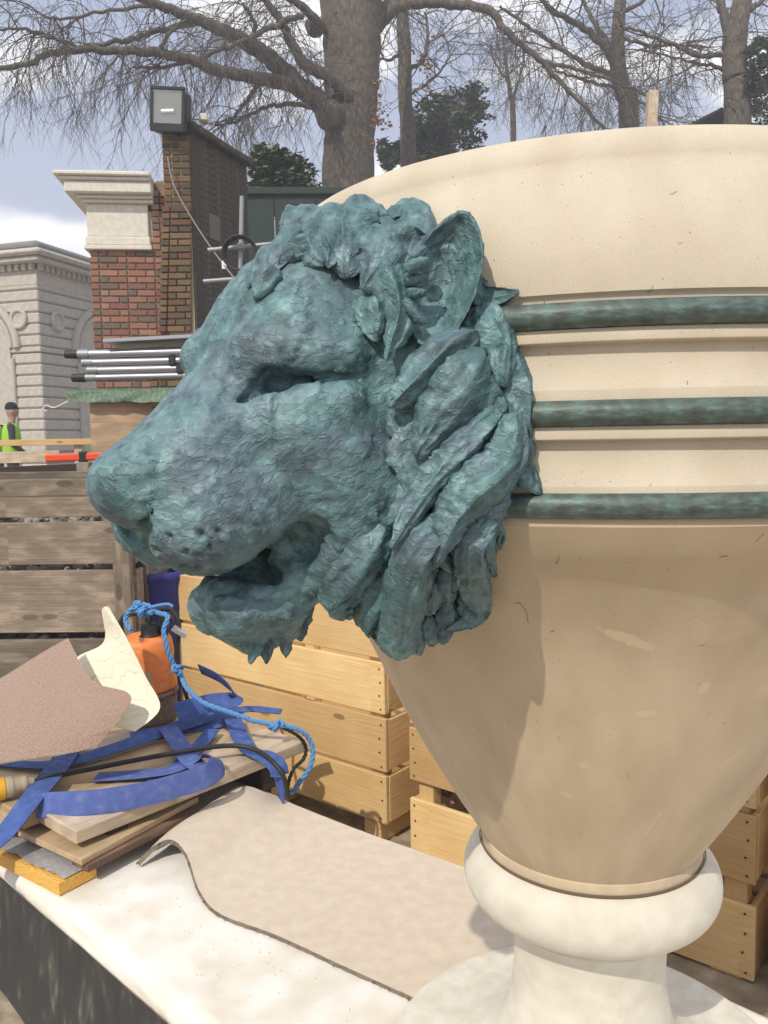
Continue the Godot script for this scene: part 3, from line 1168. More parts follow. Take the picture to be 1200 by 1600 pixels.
func make_mane(lion: Node3D, mat: Material) -> void:
	# each lock: its line over the head, width, thickness, lift at the root and at the tip
	var locks := [
		[[Vector3(0.0578, 0.2906, -0.151), Vector3(0.0498, 0.2528, -0.17), Vector3(0.053, 0.217, -0.166), Vector3(0.0631, 0.1847, -0.145)], 0.0546, 0.045, 0.006, 0.012, 0.0],
		[[Vector3(0.0862, 0.256, -0.097), Vector3(0.0791, 0.2622, -0.109), Vector3(0.0771, 0.2372, -0.114), Vector3(0.0835, 0.2069, -0.104)], 0.0229, 0.026, 0.008, 0.010, 0.0],
		[[Vector3(0.1056, 0.2387, -0.061), Vector3(0.0938, 0.2576, -0.082), Vector3(0.0839, 0.2498, -0.1)], 0.0264, 0.030, 0.004, 0.006, 0.0],
		[[Vector3(0.0743, 0.2734, -0.119), Vector3(0.0696, 0.2428, -0.13), Vector3(0.0711, 0.2026, -0.127)], 0.0405, 0.035, 0.004, 0.006, 0.0],
		[[Vector3(0.0979, 0.2781, -0.073), Vector3(0.1042, 0.2594, -0.064), Vector3(0.1257, 0.2289, -0.06)], 0.0299, 0.035, 0.004, 0.000, 0.0],
		[[Vector3(0.1435, 0.2399, -0.06), Vector3(0.1532, 0.2181, -0.06), Vector3(0.1674, 0.191, -0.06)], 0.0299, 0.030, 0.002, 0.000, 0.0],
		[[Vector3(0.0489, 0.2478, -0.171), Vector3(0.0424, 0.2059, -0.176), Vector3(0.035, 0.155, -0.18), Vector3(0.0545, 0.1057, -0.167)], 0.0370, 0.042, 0.010, 0.016, 0.0],
		[[Vector3(0.0601, 0.1929, -0.152), Vector3(0.0572, 0.1556, -0.159), Vector3(0.0622, 0.1231, -0.149)], 0.0299, 0.028, 0.004, 0.006, 0.0],
		[[Vector3(0.0358, 0.264, -0.179), Vector3(0.0111, 0.2735, -0.194), Vector3(-0.0196, 0.2831, -0.214)], 0.0352, 0.040, 0.006, 0.012, 0.0],
		[[Vector3(-0.0084, 0.2691, -0.206), Vector3(-0.0262, 0.2796, -0.222), Vector3(-0.0373, 0.2879, -0.236)], 0.0299, 0.030, 0.000, 0.020, 0.8],
		[[Vector3(-0.0348, 0.2626, -0.234), Vector3(-0.0455, 0.2306, -0.247), Vector3(-0.055, 0.1971, -0.259), Vector3(-0.0685, 0.1894, -0.282)], 0.0317, 0.038, 0.004, 0.020, 0.8],
		[[Vector3(-0.0462, 0.1869, -0.247), Vector3(-0.0503, 0.1535, -0.253), Vector3(-0.0534, 0.1163, -0.258), Vector3(-0.052, 0.0689, -0.254)], 0.0458, 0.045, 0.008, 0.016, 0.0],
		[[Vector3(-0.0527, 0.1755, -0.255), Vector3(-0.0664, 0.1338, -0.277), Vector3(-0.0733, 0.0816, -0.291), Vector3(-0.069, 0.0337, -0.285), Vector3(-0.0723, 0.0008, -0.288)], 0.0405, 0.042, 0.002, 0.010, 0.6],
		[[Vector3(-0.0734, 0.089, -0.29), Vector3(-0.0763, 0.0629, -0.297), Vector3(-0.0955, 0.0512, -0.3)], 0.0194, 0.022, 0.000, 0.010, 0.9],
		[[Vector3(-0.0335, 0.1336, -0.234), Vector3(-0.006, 0.1107, -0.206), Vector3(0.0345, 0.0699, -0.182), Vector3(0.06, 0.0429, -0.158)], 0.0352, 0.040, 0.020, 0.022, 0.0],
		[[Vector3(-0.0355, 0.1128, -0.235), Vector3(-0.026, 0.0728, -0.226), Vector3(-0.0048, 0.0319, -0.206), Vector3(0.0318, -0.0119, -0.184)], 0.0634, 0.048, 0.016, 0.028, 0.0],
		[[Vector3(-0.0127, 0.1107, -0.21), Vector3(0.0148, 0.066, -0.194), Vector3(0.0421, 0.0214, -0.178)], 0.0440, 0.030, 0.000, 0.004, 0.0],
		[[Vector3(-0.0473, 0.0465, -0.251), Vector3(-0.0216, 0.005, -0.221), Vector3(0.0201, -0.0396, -0.192), Vector3(0.0606, -0.0977, -0.164)], 0.0387, 0.040, 0.018, 0.034, 0.0],
		[[Vector3(-0.0563, 0.0418, -0.261), Vector3(-0.0492, -0.007, -0.252), Vector3(-0.0185, -0.0522, -0.218), Vector3(0.0062, -0.0822, -0.2), Vector3(0.0192, -0.1192, -0.194)], 0.0480, 0.052, 0.022, 0.046, 0.0],
		[[Vector3(-0.0596, 0.0565, -0.268), Vector3(-0.0636, 0.0115, -0.276), Vector3(-0.069, -0.0224, -0.284), Vector3(-0.0785, -0.0533, -0.299)], 0.0440, 0.038, 0.000, 0.016, 0.9],
		[[Vector3(-0.0559, -0.0261, -0.261), Vector3(-0.0394, -0.0716, -0.243), Vector3(-0.0379, -0.1101, -0.241), Vector3(-0.1526, -0.1705, -0.161)], 0.0334, 0.036, 0.020, 0.036, 0.9],
		[[Vector3(-0.0406, -0.0716, -0.244), Vector3(-0.0213, -0.1101, -0.222), Vector3(-0.0902, -0.1588, -0.135), Vector3(-0.0575, -0.1849, -0.126)], 0.0340, 0.040, 0.030, 0.040, 0.0],
		[[Vector3(-0.01, -0.0713, -0.21), Vector3(0.0314, -0.1079, -0.186), Vector3(-0.0061, -0.1763, -0.112), Vector3(-0.0256, -0.2333, -0.118), Vector3(-0.0447, -0.2677, -0.123)], 0.0420, 0.050, 0.026, 0.040, 0.8],
		[[Vector3(-0.0309, -0.11, -0.234), Vector3(-0.0993, -0.1682, -0.138), Vector3(-0.0879, -0.2151, -0.134), Vector3(-0.0795, -0.256, -0.132)], 0.0300, 0.038, 0.020, 0.040, 0.9],
		[[Vector3(-0.0556, -0.0718, -0.261), Vector3(-0.046, -0.118, -0.249), Vector3(-0.1185, -0.1871, -0.147), Vector3(-0.0875, -0.2413, -0.134)], 0.0440, 0.035, -0.006, 0.000, 0.0],
		[[Vector3(0.0316, -0.1155, -0.186), Vector3(0.0107, -0.1583, -0.104), Vector3(0.0183, -0.1996, -0.099), Vector3(0.0115, -0.2485, -0.105)], 0.0340, 0.040, 0.002, 0.020, 0.8],
		[[Vector3(0.0504, -0.1443, -0.113), Vector3(0.0673, -0.1725, -0.095), Vector3(0.0601, -0.2056, -0.104)], 0.0300, 0.030, 0.000, 0.020, 0.9],
		[[Vector3(0.0575, -0.0838, -0.17), Vector3(0.0736, -0.123, -0.141), Vector3(0.0752, -0.1644, -0.086), Vector3(0.084, -0.1846, -0.077)], 0.0440, 0.034, -0.002, 0.000, 0.0],
		[[Vector3(0.0163, -0.0169, -0.194), Vector3(0.0304, -0.0544, -0.186), Vector3(0.0575, -0.0838, -0.17)], 0.0352, 0.030, 0.000, 0.004, 0.0],
		[[Vector3(0.0064, 0.3139, -0.06), Vector3(0.0445, 0.2839, -0.07), Vector3(0.0735, 0.2412, -0.08), Vector3(0.0764, 0.2074, -0.09)], 0.056, 0.040, -0.004, 0.004, 0.0],
		[[Vector3(-0.037, 0.3085, -0.09), Vector3(-0.0395, 0.2775, -0.12), Vector3(-0.0053, 0.2228, -0.15), Vector3(0.0242, 0.1716, -0.16)], 0.050, 0.040, 0.006, 0.006, 0.0],
		[[Vector3(-0.0217, 0.3112, -0.08), Vector3(0.0154, 0.2864, -0.08), Vector3(0.0415, 0.2421, -0.09), Vector3(0.0512, 0.1982, -0.11)], 0.052, 0.040, -0.002, 0.004, 0.0],
		[[Vector3(0.0607, 0.2655, -0.03), Vector3(0.0886, 0.2382, -0.04), Vector3(0.1085, 0.2006, -0.05)], 0.042, 0.030, 0.002, 0.000, 0.0],
		[[Vector3(0.0884, 0.2511, -0.01), Vector3(0.1097, 0.2218, -0.02), Vector3(0.1235, 0.185, -0.03)], 0.040, 0.028, 0.000, 0.000, 0.0],
		[[Vector3(-0.0585, 0.2998, -0.13), Vector3(-0.0211, 0.2554, -0.15), Vector3(-0.002, 0.2118, -0.16)], 0.044, 0.036, 0.006, 0.004, 0.0],
		[[Vector3(0.004, 0.3168, 0.05), Vector3(0.0274, 0.282, 0), Vector3(0.058, 0.2437, -0.02)], 0.046, 0.034, 0.004, 0.002, 0.0],
		[[Vector3(0.0092, 0.0498, -0.23), Vector3(0.0363, 0.0135, -0.22), Vector3(0.0277, -0.0276, -0.2), Vector3(0.0344, -0.0616, -0.19)], 0.056, 0.036, 0.002, 0.012, 0.0],
		[[Vector3(-0.0153, -0.1309, -0.16), Vector3(-0.0268, -0.1706, -0.112), Vector3(-0.0177, -0.2141, -0.096), Vector3(0.0082, -0.2381, -0.08)], 0.0360, 0.040, -0.002, 0.010, 0.0],
	]
	for k in locks.size():
		var q = locks[k]
		var pts := []
		for s in q[0].size():
			var raw: Vector3 = q[0][s]
			var t: float = float(s) / (q[0].size() - 1)
			pts.append(snap(raw, lerpf(q[3] + 0.001, q[4] + 0.006, t)).lerp(raw, q[5] * smoothstep(0.55, 1.0, t)))
		part(lion, "mane_lock", lock_mesh(pts, q[1] * 1.42, q[2] * 1.35, 100 + k), mat)
		if (k % 2 == 0 or q[0][0].z > -0.1) and not (q[0][0].y > 0.2 and q[0][0].z > -0.14): # the far side carries the same kind of locks
			for s in pts.size():
				pts[s] = Vector3(pts[s].x, pts[s].y, -pts[s].z)
			part(lion, "mane_lock", lock_mesh(pts, q[1] * 1.42, q[2] * 1.35, 200 + k), mat)
	# pointed ends that hang free below the mane
	for q in [[[Vector3(-0.0302, -0.1955, -0.12), Vector3(-0.046, -0.2373, -0.115), Vector3(-0.0586, -0.2762, -0.11)], 0.034], [[Vector3(-0.0714, -0.1931, -0.15), Vector3(-0.0725, -0.2283, -0.145), Vector3(-0.0711, -0.2591, -0.14)], 0.030], [[Vector3(-0.0812, -0.1015, -0.2), Vector3(-0.0932, -0.1339, -0.2), Vector3(-0.1093, -0.165, -0.2)], 0.034], [[Vector3(-0.0933, -0.1638, -0.17), Vector3(-0.0897, -0.198, -0.165), Vector3(-0.0874, -0.2198, -0.16)], 0.026], [[Vector3(-0.003, -0.2027, -0.1), Vector3(-0.0102, -0.2345, -0.095), Vector3(-0.0153, -0.2595, -0.09)], 0.030], [[Vector3(0.0317, -0.178, -0.09), Vector3(0.0407, -0.1958, -0.09), Vector3(0.0477, -0.2138, -0.085)], 0.026], [[Vector3(-0.0578, -0.2153, -0.13), Vector3(-0.0622, -0.2419, -0.13), Vector3(-0.0693, -0.2632, -0.125)], 0.024], [[Vector3(-0.0836, 0.0036, -0.26), Vector3(-0.0993, -0.0317, -0.265), Vector3(-0.1181, -0.06, -0.27)], 0.030]]:
		part(lion, "mane_tip", lock_mesh(q[0], q[1] * 1.3, q[1] * 0.95, 500 + int(q[1] * 1000), 0.0, Vector3(0.2, 0.1, -0.9)), mat)
	# small ragged tufts that break up the big locks
	var r := RandomNumberGenerator.new()
	r.seed = 333
	var made := 0
	for k in 400:
		if made >= 34:
			break
		var p := Vector3(r.randf_range(-0.06, 0.05), r.randf_range(-0.26, 0.31), -r.randf_range(0.10, 0.29))
		p = snap(p, 0.006)
		if p.x > 0.045 or p.z > -0.07 or p.y > 0.12:
			continue
		var flow := Vector3(-0.35, -0.8 + p.y * 1.5, 0.35 if p.y < -0.05 else -0.45).normalized()
		var ln := r.randf_range(0.045, 0.085)
		var pts := []
		for s in 4:
			pts.append(snap(p + flow * ln * s / 3.0 + Vector3(r.randf_range(-1, 1), r.randf_range(-1, 1), r.randf_range(-1, 1)) * 0.006, 0.004 + 0.006 * s))
		part(lion, "mane_tuft", lock_mesh(pts, r.randf_range(0.024, 0.042), r.randf_range(0.018, 0.028), 400 + k), mat)
		made += 1
	var tufts := [
		[[Vector3(0.1453, -0.199, -0.025), Vector3(0.1483, -0.2312, -0.025), Vector3(0.1561, -0.2624, -0.025)], 0.0280, 0.034],
		[[Vector3(0.1213, -0.2028, -0.025), Vector3(0.1292, -0.2346, -0.025), Vector3(0.1323, -0.2671, -0.025)], 0.0280, 0.034],
		[[Vector3(0.1013, -0.1976, -0.025), Vector3(0.1016, -0.2353, -0.025), Vector3(0.1015, -0.2648, -0.025)], 0.0280, 0.034],
		[[Vector3(0.0836, -0.1834, -0.025), Vector3(0.0787, -0.2223, -0.025), Vector3(0.0774, -0.2472, -0.025)], 0.0280, 0.034],
		[[Vector3(0.1728, -0.1867, -0.025), Vector3(0.1667, -0.2198, -0.025), Vector3(0.1619, -0.2409, -0.025)], 0.0280, 0.034],
		[[Vector3(0.199, -0.1671, -0.025), Vector3(0.1868, -0.1965, -0.025), Vector3(0.1722, -0.2189, -0.025)], 0.0300, 0.034],
		[[Vector3(0.0648, -0.1775, -0.025), Vector3(0.07, -0.2109, -0.025), Vector3(0.0748, -0.2314, -0.025)], 0.0280, 0.034],
	]
	for k in tufts.size():
		var q = tufts[k]
		part(lion, "beard_tuft", lock_mesh(q[0], q[1], q[2], 300 + k, 0.0, Vector3(0.3, 0.1, -0.9)), mat)

# ---------------------------------------------------------------- shared materials
func make_materials() -> void:
	var fresh := timber_picture(201, Color(0.90, 0.79, 0.585), Color(0.82, 0.67, 0.445), 3, 0.0)
	var old := timber_picture(202, Color(0.66, 0.61, 0.55), Color(0.48, 0.43, 0.38), 5, 0.6)
	var board := timber_picture(203, Color(0.84, 0.77, 0.67), Color(0.70, 0.61, 0.51), 3, 0.25)
	for k in 5:
		var g := 0.86 + 0.045 * k
		M["fresh_%d" % k] = timber(fresh, Vector3(0.37 * k, 0.23 * k, 0.41 * k), Color(g, g * (0.96 + 0.01 * k), g * (0.92 + 0.02 * k)))
		g = 0.84 + 0.05 * k
		M["old_%d" % k] = timber(old, Vector3(0.31 * k, 0.27 * k, 0.19 * k), Color(g, g * 0.985, g * 0.96), 0.9, Vector3(0.7, 1.9, 1.9), 0.3)
	M.board = timber(board, Vector3(0.1, 0.2, 0.3), Color(1, 1, 1), 0.85, Vector3(0.9, 1.8, 1.8))
	M.ply = timber(board, Vector3(0.5, 0.7, 0.3), Color(0.96, 0.92, 0.84), 0.8, Vector3(0.7, 1.2, 1.2))
	M.dark_plank = timber(old, Vector3(0.6, 0.1, 0.2), Color(0.86, 0.74, 0.68), 0.9, Vector3(0.8, 3, 3))
	M.dark_wood = timber(old, Vector3(0.2, 0.9, 0.2), Color(0.50, 0.44, 0.39), 0.9, Vector3(0.6, 1.6, 1.6))  # old timber tinted dark brown
	M.nail = plain(Color(0.30, 0.20, 0.14), 0.7, 0.3)
	M.black = plain(Color(0.12, 0.12, 0.12), 0.55)
	M.strap = mottled(noise(205, 0.02, 4), [[0.0, Color(0.20, 0.29, 0.52)], [0.5, Color(0.25, 0.35, 0.60)], [0.8, Color(0.30, 0.40, 0.63)], [1.0, Color(0.46, 0.53, 0.68)]], Vector3(2, 2, 2), 0.85, 0.02)
	M.strap_dust = mottled(noise(206, 0.02, 4), [[0.0, Color(0.27, 0.34, 0.59)], [0.6, Color(0.33, 0.40, 0.64)], [1.0, Color(0.50, 0.55, 0.70)]], Vector3(2, 2, 2), 0.85, 0.02)
	M.rope = mottled(noise(207, 0.05, 3), [[0.0, Color(0.20, 0.42, 0.66)], [0.6, Color(0.36, 0.58, 0.80)], [1.0, Color(0.62, 0.74, 0.84)]], Vector3(9, 9, 9), 0.7)
	M.galv = plain(Color(0.58, 0.60, 0.61), 0.5, 0.4)

func make_ground() -> void:
	var g := MB.new()
	g.quad(Vector3(-200, -0.1, -200), Vector3(-200, -0.1, 200), Vector3(200, -0.1, 200), Vector3(200, -0.1, -200))
	structure("ground", g.done(), mottled(noise(3, 0.02, 5), [[0.0, Color(0.50, 0.44, 0.37)], [0.5, Color(0.60, 0.54, 0.46)], [1.0, Color(0.74, 0.69, 0.61)]], Vector3(0.6, 0.6, 0.6), 0.95, 0.8))

# ---------------------------------------------------------------- the stone coping and the sheet that hangs below it
const U_DIR := Vector3(0.72, 0, 0.694)
const N_DIR := Vector3(0.694, 0, -0.72)
func cop(s: float, t: float, y: float) -> Vector3:
	return Vector3(0.388, y, -1.56) + U_DIR * s + N_DIR * t

func make_coping() -> void:
	var sec := PackedVector2Array() # across: (offset towards the back, height)
	sec.append(Vector2(-0.36, 0.20))
	sec.append(Vector2(-0.365, 0.325))
	for k in 9:
		var a := PI * (1.15 - 0.65 * k / 8.0)
		sec.append(Vector2(-0.395 + 0.045 * cos(a), 0.365 + 0.045 * sin(a)))
	for k in 9:
		sec.append(Vector2(-0.36 + 0.78 * k / 8.0, 0.410))
	sec.append(Vector2(0.435, 0.405))
	sec.append(Vector2(0.44, 0.39))
	sec.append(Vector2(0.44, -0.1))
	var rows := 240
	var p := PackedVector3Array()
	var nz := noise(211, 3.0, 4)
	for r in rows:
		var s := -3.4 + 4.9 * r / (rows - 1)
		for q in sec.size():
			var w := cop(s, sec[q].x, sec[q].y)
			var chip := nz.get_noise_2d(s, q * 0.3)
			w += Vector3(0, 0.003 * chip, 0)
			if q >= 2 and q < 12 and chip > 0.22: # spalled arris
				w += N_DIR * (chip - 0.22) * 0.025 - Vector3(0, (chip - 0.22) * 0.016, 0)
			p.append(w)
	var stone := mottled(noise(212, 0.010, 6), [[0.0, Color(0.83, 0.80, 0.73)], [0.35, Color(0.87, 0.845, 0.79)], [0.6, Color(0.90, 0.885, 0.85)], [1.0, Color(0.92, 0.91, 0.89)]], Vector3(0.9, 0.9, 0.9), 0.95, 0.06)
	structure("coping", MB.new().grid(p, sec.size(), rows).done(), stone)
	# dark membrane hung down the face
	var sheet := PackedVector3Array()
	var nu := 90
	for r in 24:
		for q in nu:
			var s := -3.4 + 4.9 * q / (nu - 1)
			var y := 0.345 - 0.43 * r / 23.0
			var fold := 0.010 * nz.get_noise_2d(s * 0.8, y * 0.5) + 0.006 * sin(s * 9.0 + y * 2.0)
			sheet.append(cop(s, -0.398 - 0.03 * r / 23.0 + fold, y))
	var felt := mottled(noise(213, 0.012, 6), [[0.0, Color(0.20, 0.20, 0.195)], [0.66, Color(0.245, 0.245, 0.235)], [0.78, Color(0.29, 0.285, 0.27)], [0.88, Color(0.42, 0.41, 0.37)], [1.0, Color(0.58, 0.56, 0.46)]], Vector3(2.2, 0.7, 2.2), 0.9, 0.1)
	var o := solo("waterproof_sheet", MB.new().grid(sheet, nu, 24, false, 1, 1, true).done(), felt, "dark grey chalk-stained membrane sheet hanging down the front of the stone coping", "sheet")
	# crumbs and dust on the coping
	var r := RandomNumberGenerator.new()
	r.seed = 214
	var crumb := MB.new()
	for k in 110:
		var c := cop(r.randf_range(-1.5, -0.45), r.randf_range(-0.36, -0.02), 0.4115)
		var z := r.randf_range(0.0012, 0.004)
		crumb.box(Vector3(z, z * 0.7, z * 1.2), 0.0, Transform3D(Basis(Vector3.UP, r.randf() * TAU), c))
	var dust := structure("stone_dust", crumb.done(), plain(Color(0.88, 0.86, 0.80), 0.95))
	dust.set_meta("kind", "stuff")

# cubic patch through rows of points
func patch(rows: Array, nu: int, nv: int) -> PackedVector3Array:
	var cols := []
	for r in rows:
		cols.append(spline(r, nu))
	var m: int = cols[0].size()
	var lines := []
	for q in m:
		var c := []
		for r in cols:
			c.append(r[q])
		lines.append(spline(c, nv))
	var n: int = lines[0].size()
	var o := PackedVector3Array()
	for r in n:
		for q in m:
			o.append(lines[q][r])
	o.append(Vector3(m, n, 0)) # the size rides on the end
	return o

# a sheet with thickness from a patch: top, underside and rim
func thick(p: PackedVector3Array, th: float, rough_edge := 0.0, seed_ := 1) -> Array:
	var m := int(p[p.size() - 1].x)
	var n := int(p[p.size() - 1].y)
	p.resize(p.size() - 1)
	var r := RandomNumberGenerator.new()
	r.seed = seed_
	var top := PackedVector3Array()
	var bot := PackedVector3Array()
	for y in n:
		for x in m:
			var a := p[y * m + mini(x + 1, m - 1)] - p[y * m + maxi(x - 1, 0)]
			var b := p[mini(y + 1, n - 1) * m + x] - p[maxi(y - 1, 0) * m + x]
			var nn := a.cross(b).normalized()
			if nn.y < 0.0:
				nn = -nn
			top.append(p[y * m + x])
			bot.append(p[y * m + x] - nn * th)
	var rim := PackedInt32Array()
	for x in m:
		rim.append(x)
	for y in range(1, n):
		rim.append(y * m + m - 1)
	for x in range(m - 2, -1, -1):
		rim.append((n - 1) * m + x)
	for y in range(n - 2, 0, -1):
		rim.append(y * m)
	var edge := PackedVector3Array()
	for lv in 3:
		for k in rim:
			var j := Vector3(r.randf_range(-1, 1), r.randf_range(-1, 1), r.randf_range(-1, 1)) * rough_edge
			edge.append(top[k].lerp(bot[k], lv * 0.5) + (j if lv == 1 else j * 0.4))
	return [MB.new().grid(top, m, n).done(), MB.new().grid(bot, m, n, false, 1, 1, true).done(), MB.new().grid(edge, rim.size(), 3, true).done()]

func make_carpet() -> void:
	var rows := [
		[Vector3(-0.7658, 0.43, -2.4242), Vector3(-0.7236, 0.462, -2.459), Vector3(-0.667, 0.483, -2.4559), Vector3(-0.6048, 0.468, -2.3884), Vector3(-0.5392, 0.43, -2.2561), Vector3(-0.4594, 0.423, -2.151), Vector3(-0.3001, 0.422, -2.0548), Vector3(-0.1279, 0.422, -1.9289), Vector3(0.0398, 0.422, -1.8077), Vector3(0.2012, 0.422, -1.688)],
		[Vector3(-0.7077, 0.455, -2.5643), Vector3(-0.6655, 0.475, -2.5875), Vector3(-0.6099, 0.484, -2.589), Vector3(-0.5408, 0.47, -2.5492), Vector3(-0.4671, 0.436, -2.4689), Vector3(-0.3556, 0.425, -2.3423), Vector3(-0.1961, 0.423, -2.215), Vector3(-0.0185, 0.422, -2.0749), Vector3(0.1389, 0.422, -1.9493), Vector3(0.307, 0.422, -1.8253)],
		[Vector3(-0.6251, 0.465, -2.7147), Vector3(-0.5844, 0.48, -2.7295), Vector3(-0.5355, 0.486, -2.7242), Vector3(-0.4777, 0.47, -2.6982), Vector3(-0.4077, 0.44, -2.6512), Vector3(-0.2805, 0.425, -2.5329), Vector3(-0.0944, 0.422, -2.3867), Vector3(0.0717, 0.422, -2.2411), Vector3(0.229, 0.422, -2.1201), Vector3(0.384, 0.422, -1.9945)],
		[Vector3(-0.548, 0.47, -2.8652), Vector3(-0.5145, 0.478, -2.8561), Vector3(-0.4794, 0.476, -2.8485), Vector3(-0.4336, 0.46, -2.8405), Vector3(-0.3775, 0.435, -2.8368), Vector3(-0.235, 0.424, -2.735), Vector3(-0.08, 0.422, -2.6089), Vector3(0.0814, 0.422, -2.4852), Vector3(0.2375, 0.422, -2.3646), Vector3(0.4262, 0.422, -2.2137)]]
	var set := thick(patch(rows, 10, 14), 0.013, 0.003, 5)
	var pile := mottled(noise(221, 0.02, 7), [[0.0, Color(0.785, 0.725, 0.65)], [0.5, Color(0.81, 0.755, 0.68)], [1.0, Color(0.84, 0.79, 0.715)]], Vector3(1.6, 1.6, 1.6), 1.0, 0.05)
	var soil := noise(222, 0.012, 5)
	pile.detail_enabled = false
	var back := mottled(noise(223, 0.2, 3), [[0.0, Color(0.30, 0.27, 0.24)], [0.5, Color(0.52, 0.47, 0.42)], [1.0, Color(0.70, 0.65, 0.60)]], Vector3(8, 8, 8), 1.0, 0.3)
	var o := thing("carpet_strip", "long beige carpet strip with a lifted curled end lying on the coping", "carpet")
	part(o, "pile", set[0], pile)
	part(o, "backing", set[1], back)
	part(o, "cut_edge", set[2], back)
	# loose fibres along the cut edge
	var r := RandomNumberGenerator.new()
	r.seed = 224
	var fib := MB.new()
	var line := spline(rows[0], 60)
	for k in 500:
		var q := line[r.randi_range(0, line.size() - 1)] - Vector3(0, r.randf_range(0.001, 0.009), 0)
		var d := Vector3(r.randf_range(-1, 0.3), r.randf_range(-0.6, 0.5), r.randf_range(0.2, 1)).normalized() * r.randf_range(0.003, 0.008)
		fib.tube(PackedVector3Array([q, q + d]), PackedFloat32Array([0.0009, 0.0004]), 3, false)
	part(o, "frayed_fibre", fib.done(), back).set_meta("kind", "stuff")

# a flat board from its four top corners
func slab(a: Vector3, b: Vector3, c: Vector3, d: Vector3, th: float, bev := 0.002) -> ArrayMesh:
	# corners run round the top; built in a frame along a-b so that grain follows it
	var m := MB.new()
	var dn := Vector3(0, -th, 0)
	var ctr := (a + b + c + d) * 0.25
	var t := [a, b, c, d]
	var ins := []
	for p in t:
		ins.append(p + (ctr - p).normalized() * bev * 1.5)
	var up := (b - a).cross(d - a).y > 0.0
	var q := func(p0: Vector3, p1: Vector3, p2: Vector3, p3: Vector3) -> void:
		if up:
			m.quad(p0, p1, p2, p3)
		else:
			m.quad(p3, p2, p1, p0)
	q.call(ins[0], ins[1], ins[2], ins[3])
	q.call(d + dn, c + dn, b + dn, a + dn)
	for k in 4:
		var e := (k + 1) % 4
		var low := Vector3(0, -bev, 0)
		q.call(t[k] + low, t[e] + low, ins[e], ins[k])
		q.call(t[k] + dn, t[e] + dn, t[e] + low, t[k] + low)
	return m.done()

func local_slab(parent_at: Vector3, yaw: float, pts: Array, th: float, bev := 0.002) -> ArrayMesh:
	var inv := Basis(Vector3.UP, yaw).inverse()
	return slab(inv * (pts[0] - parent_at), inv * (pts[1] - parent_at), inv * (pts[2] - parent_at), inv * (pts[3] - parent_at), th, bev)

func flat_board(called: String, label: String, category: String, pts: Array, th: float, mat: Material, edge: Material = null) -> Node3D:
	var at: Vector3 = (pts[0] + pts[1] + pts[2] + pts[3]) * 0.25
	var d: Vector3 = pts[1] - pts[0]
	var yaw := atan2(-d.z, d.x)
	var o := solo(called, local_slab(at, yaw, pts, th), mat, label, category, at)
	o.rotation.y = yaw
	return o

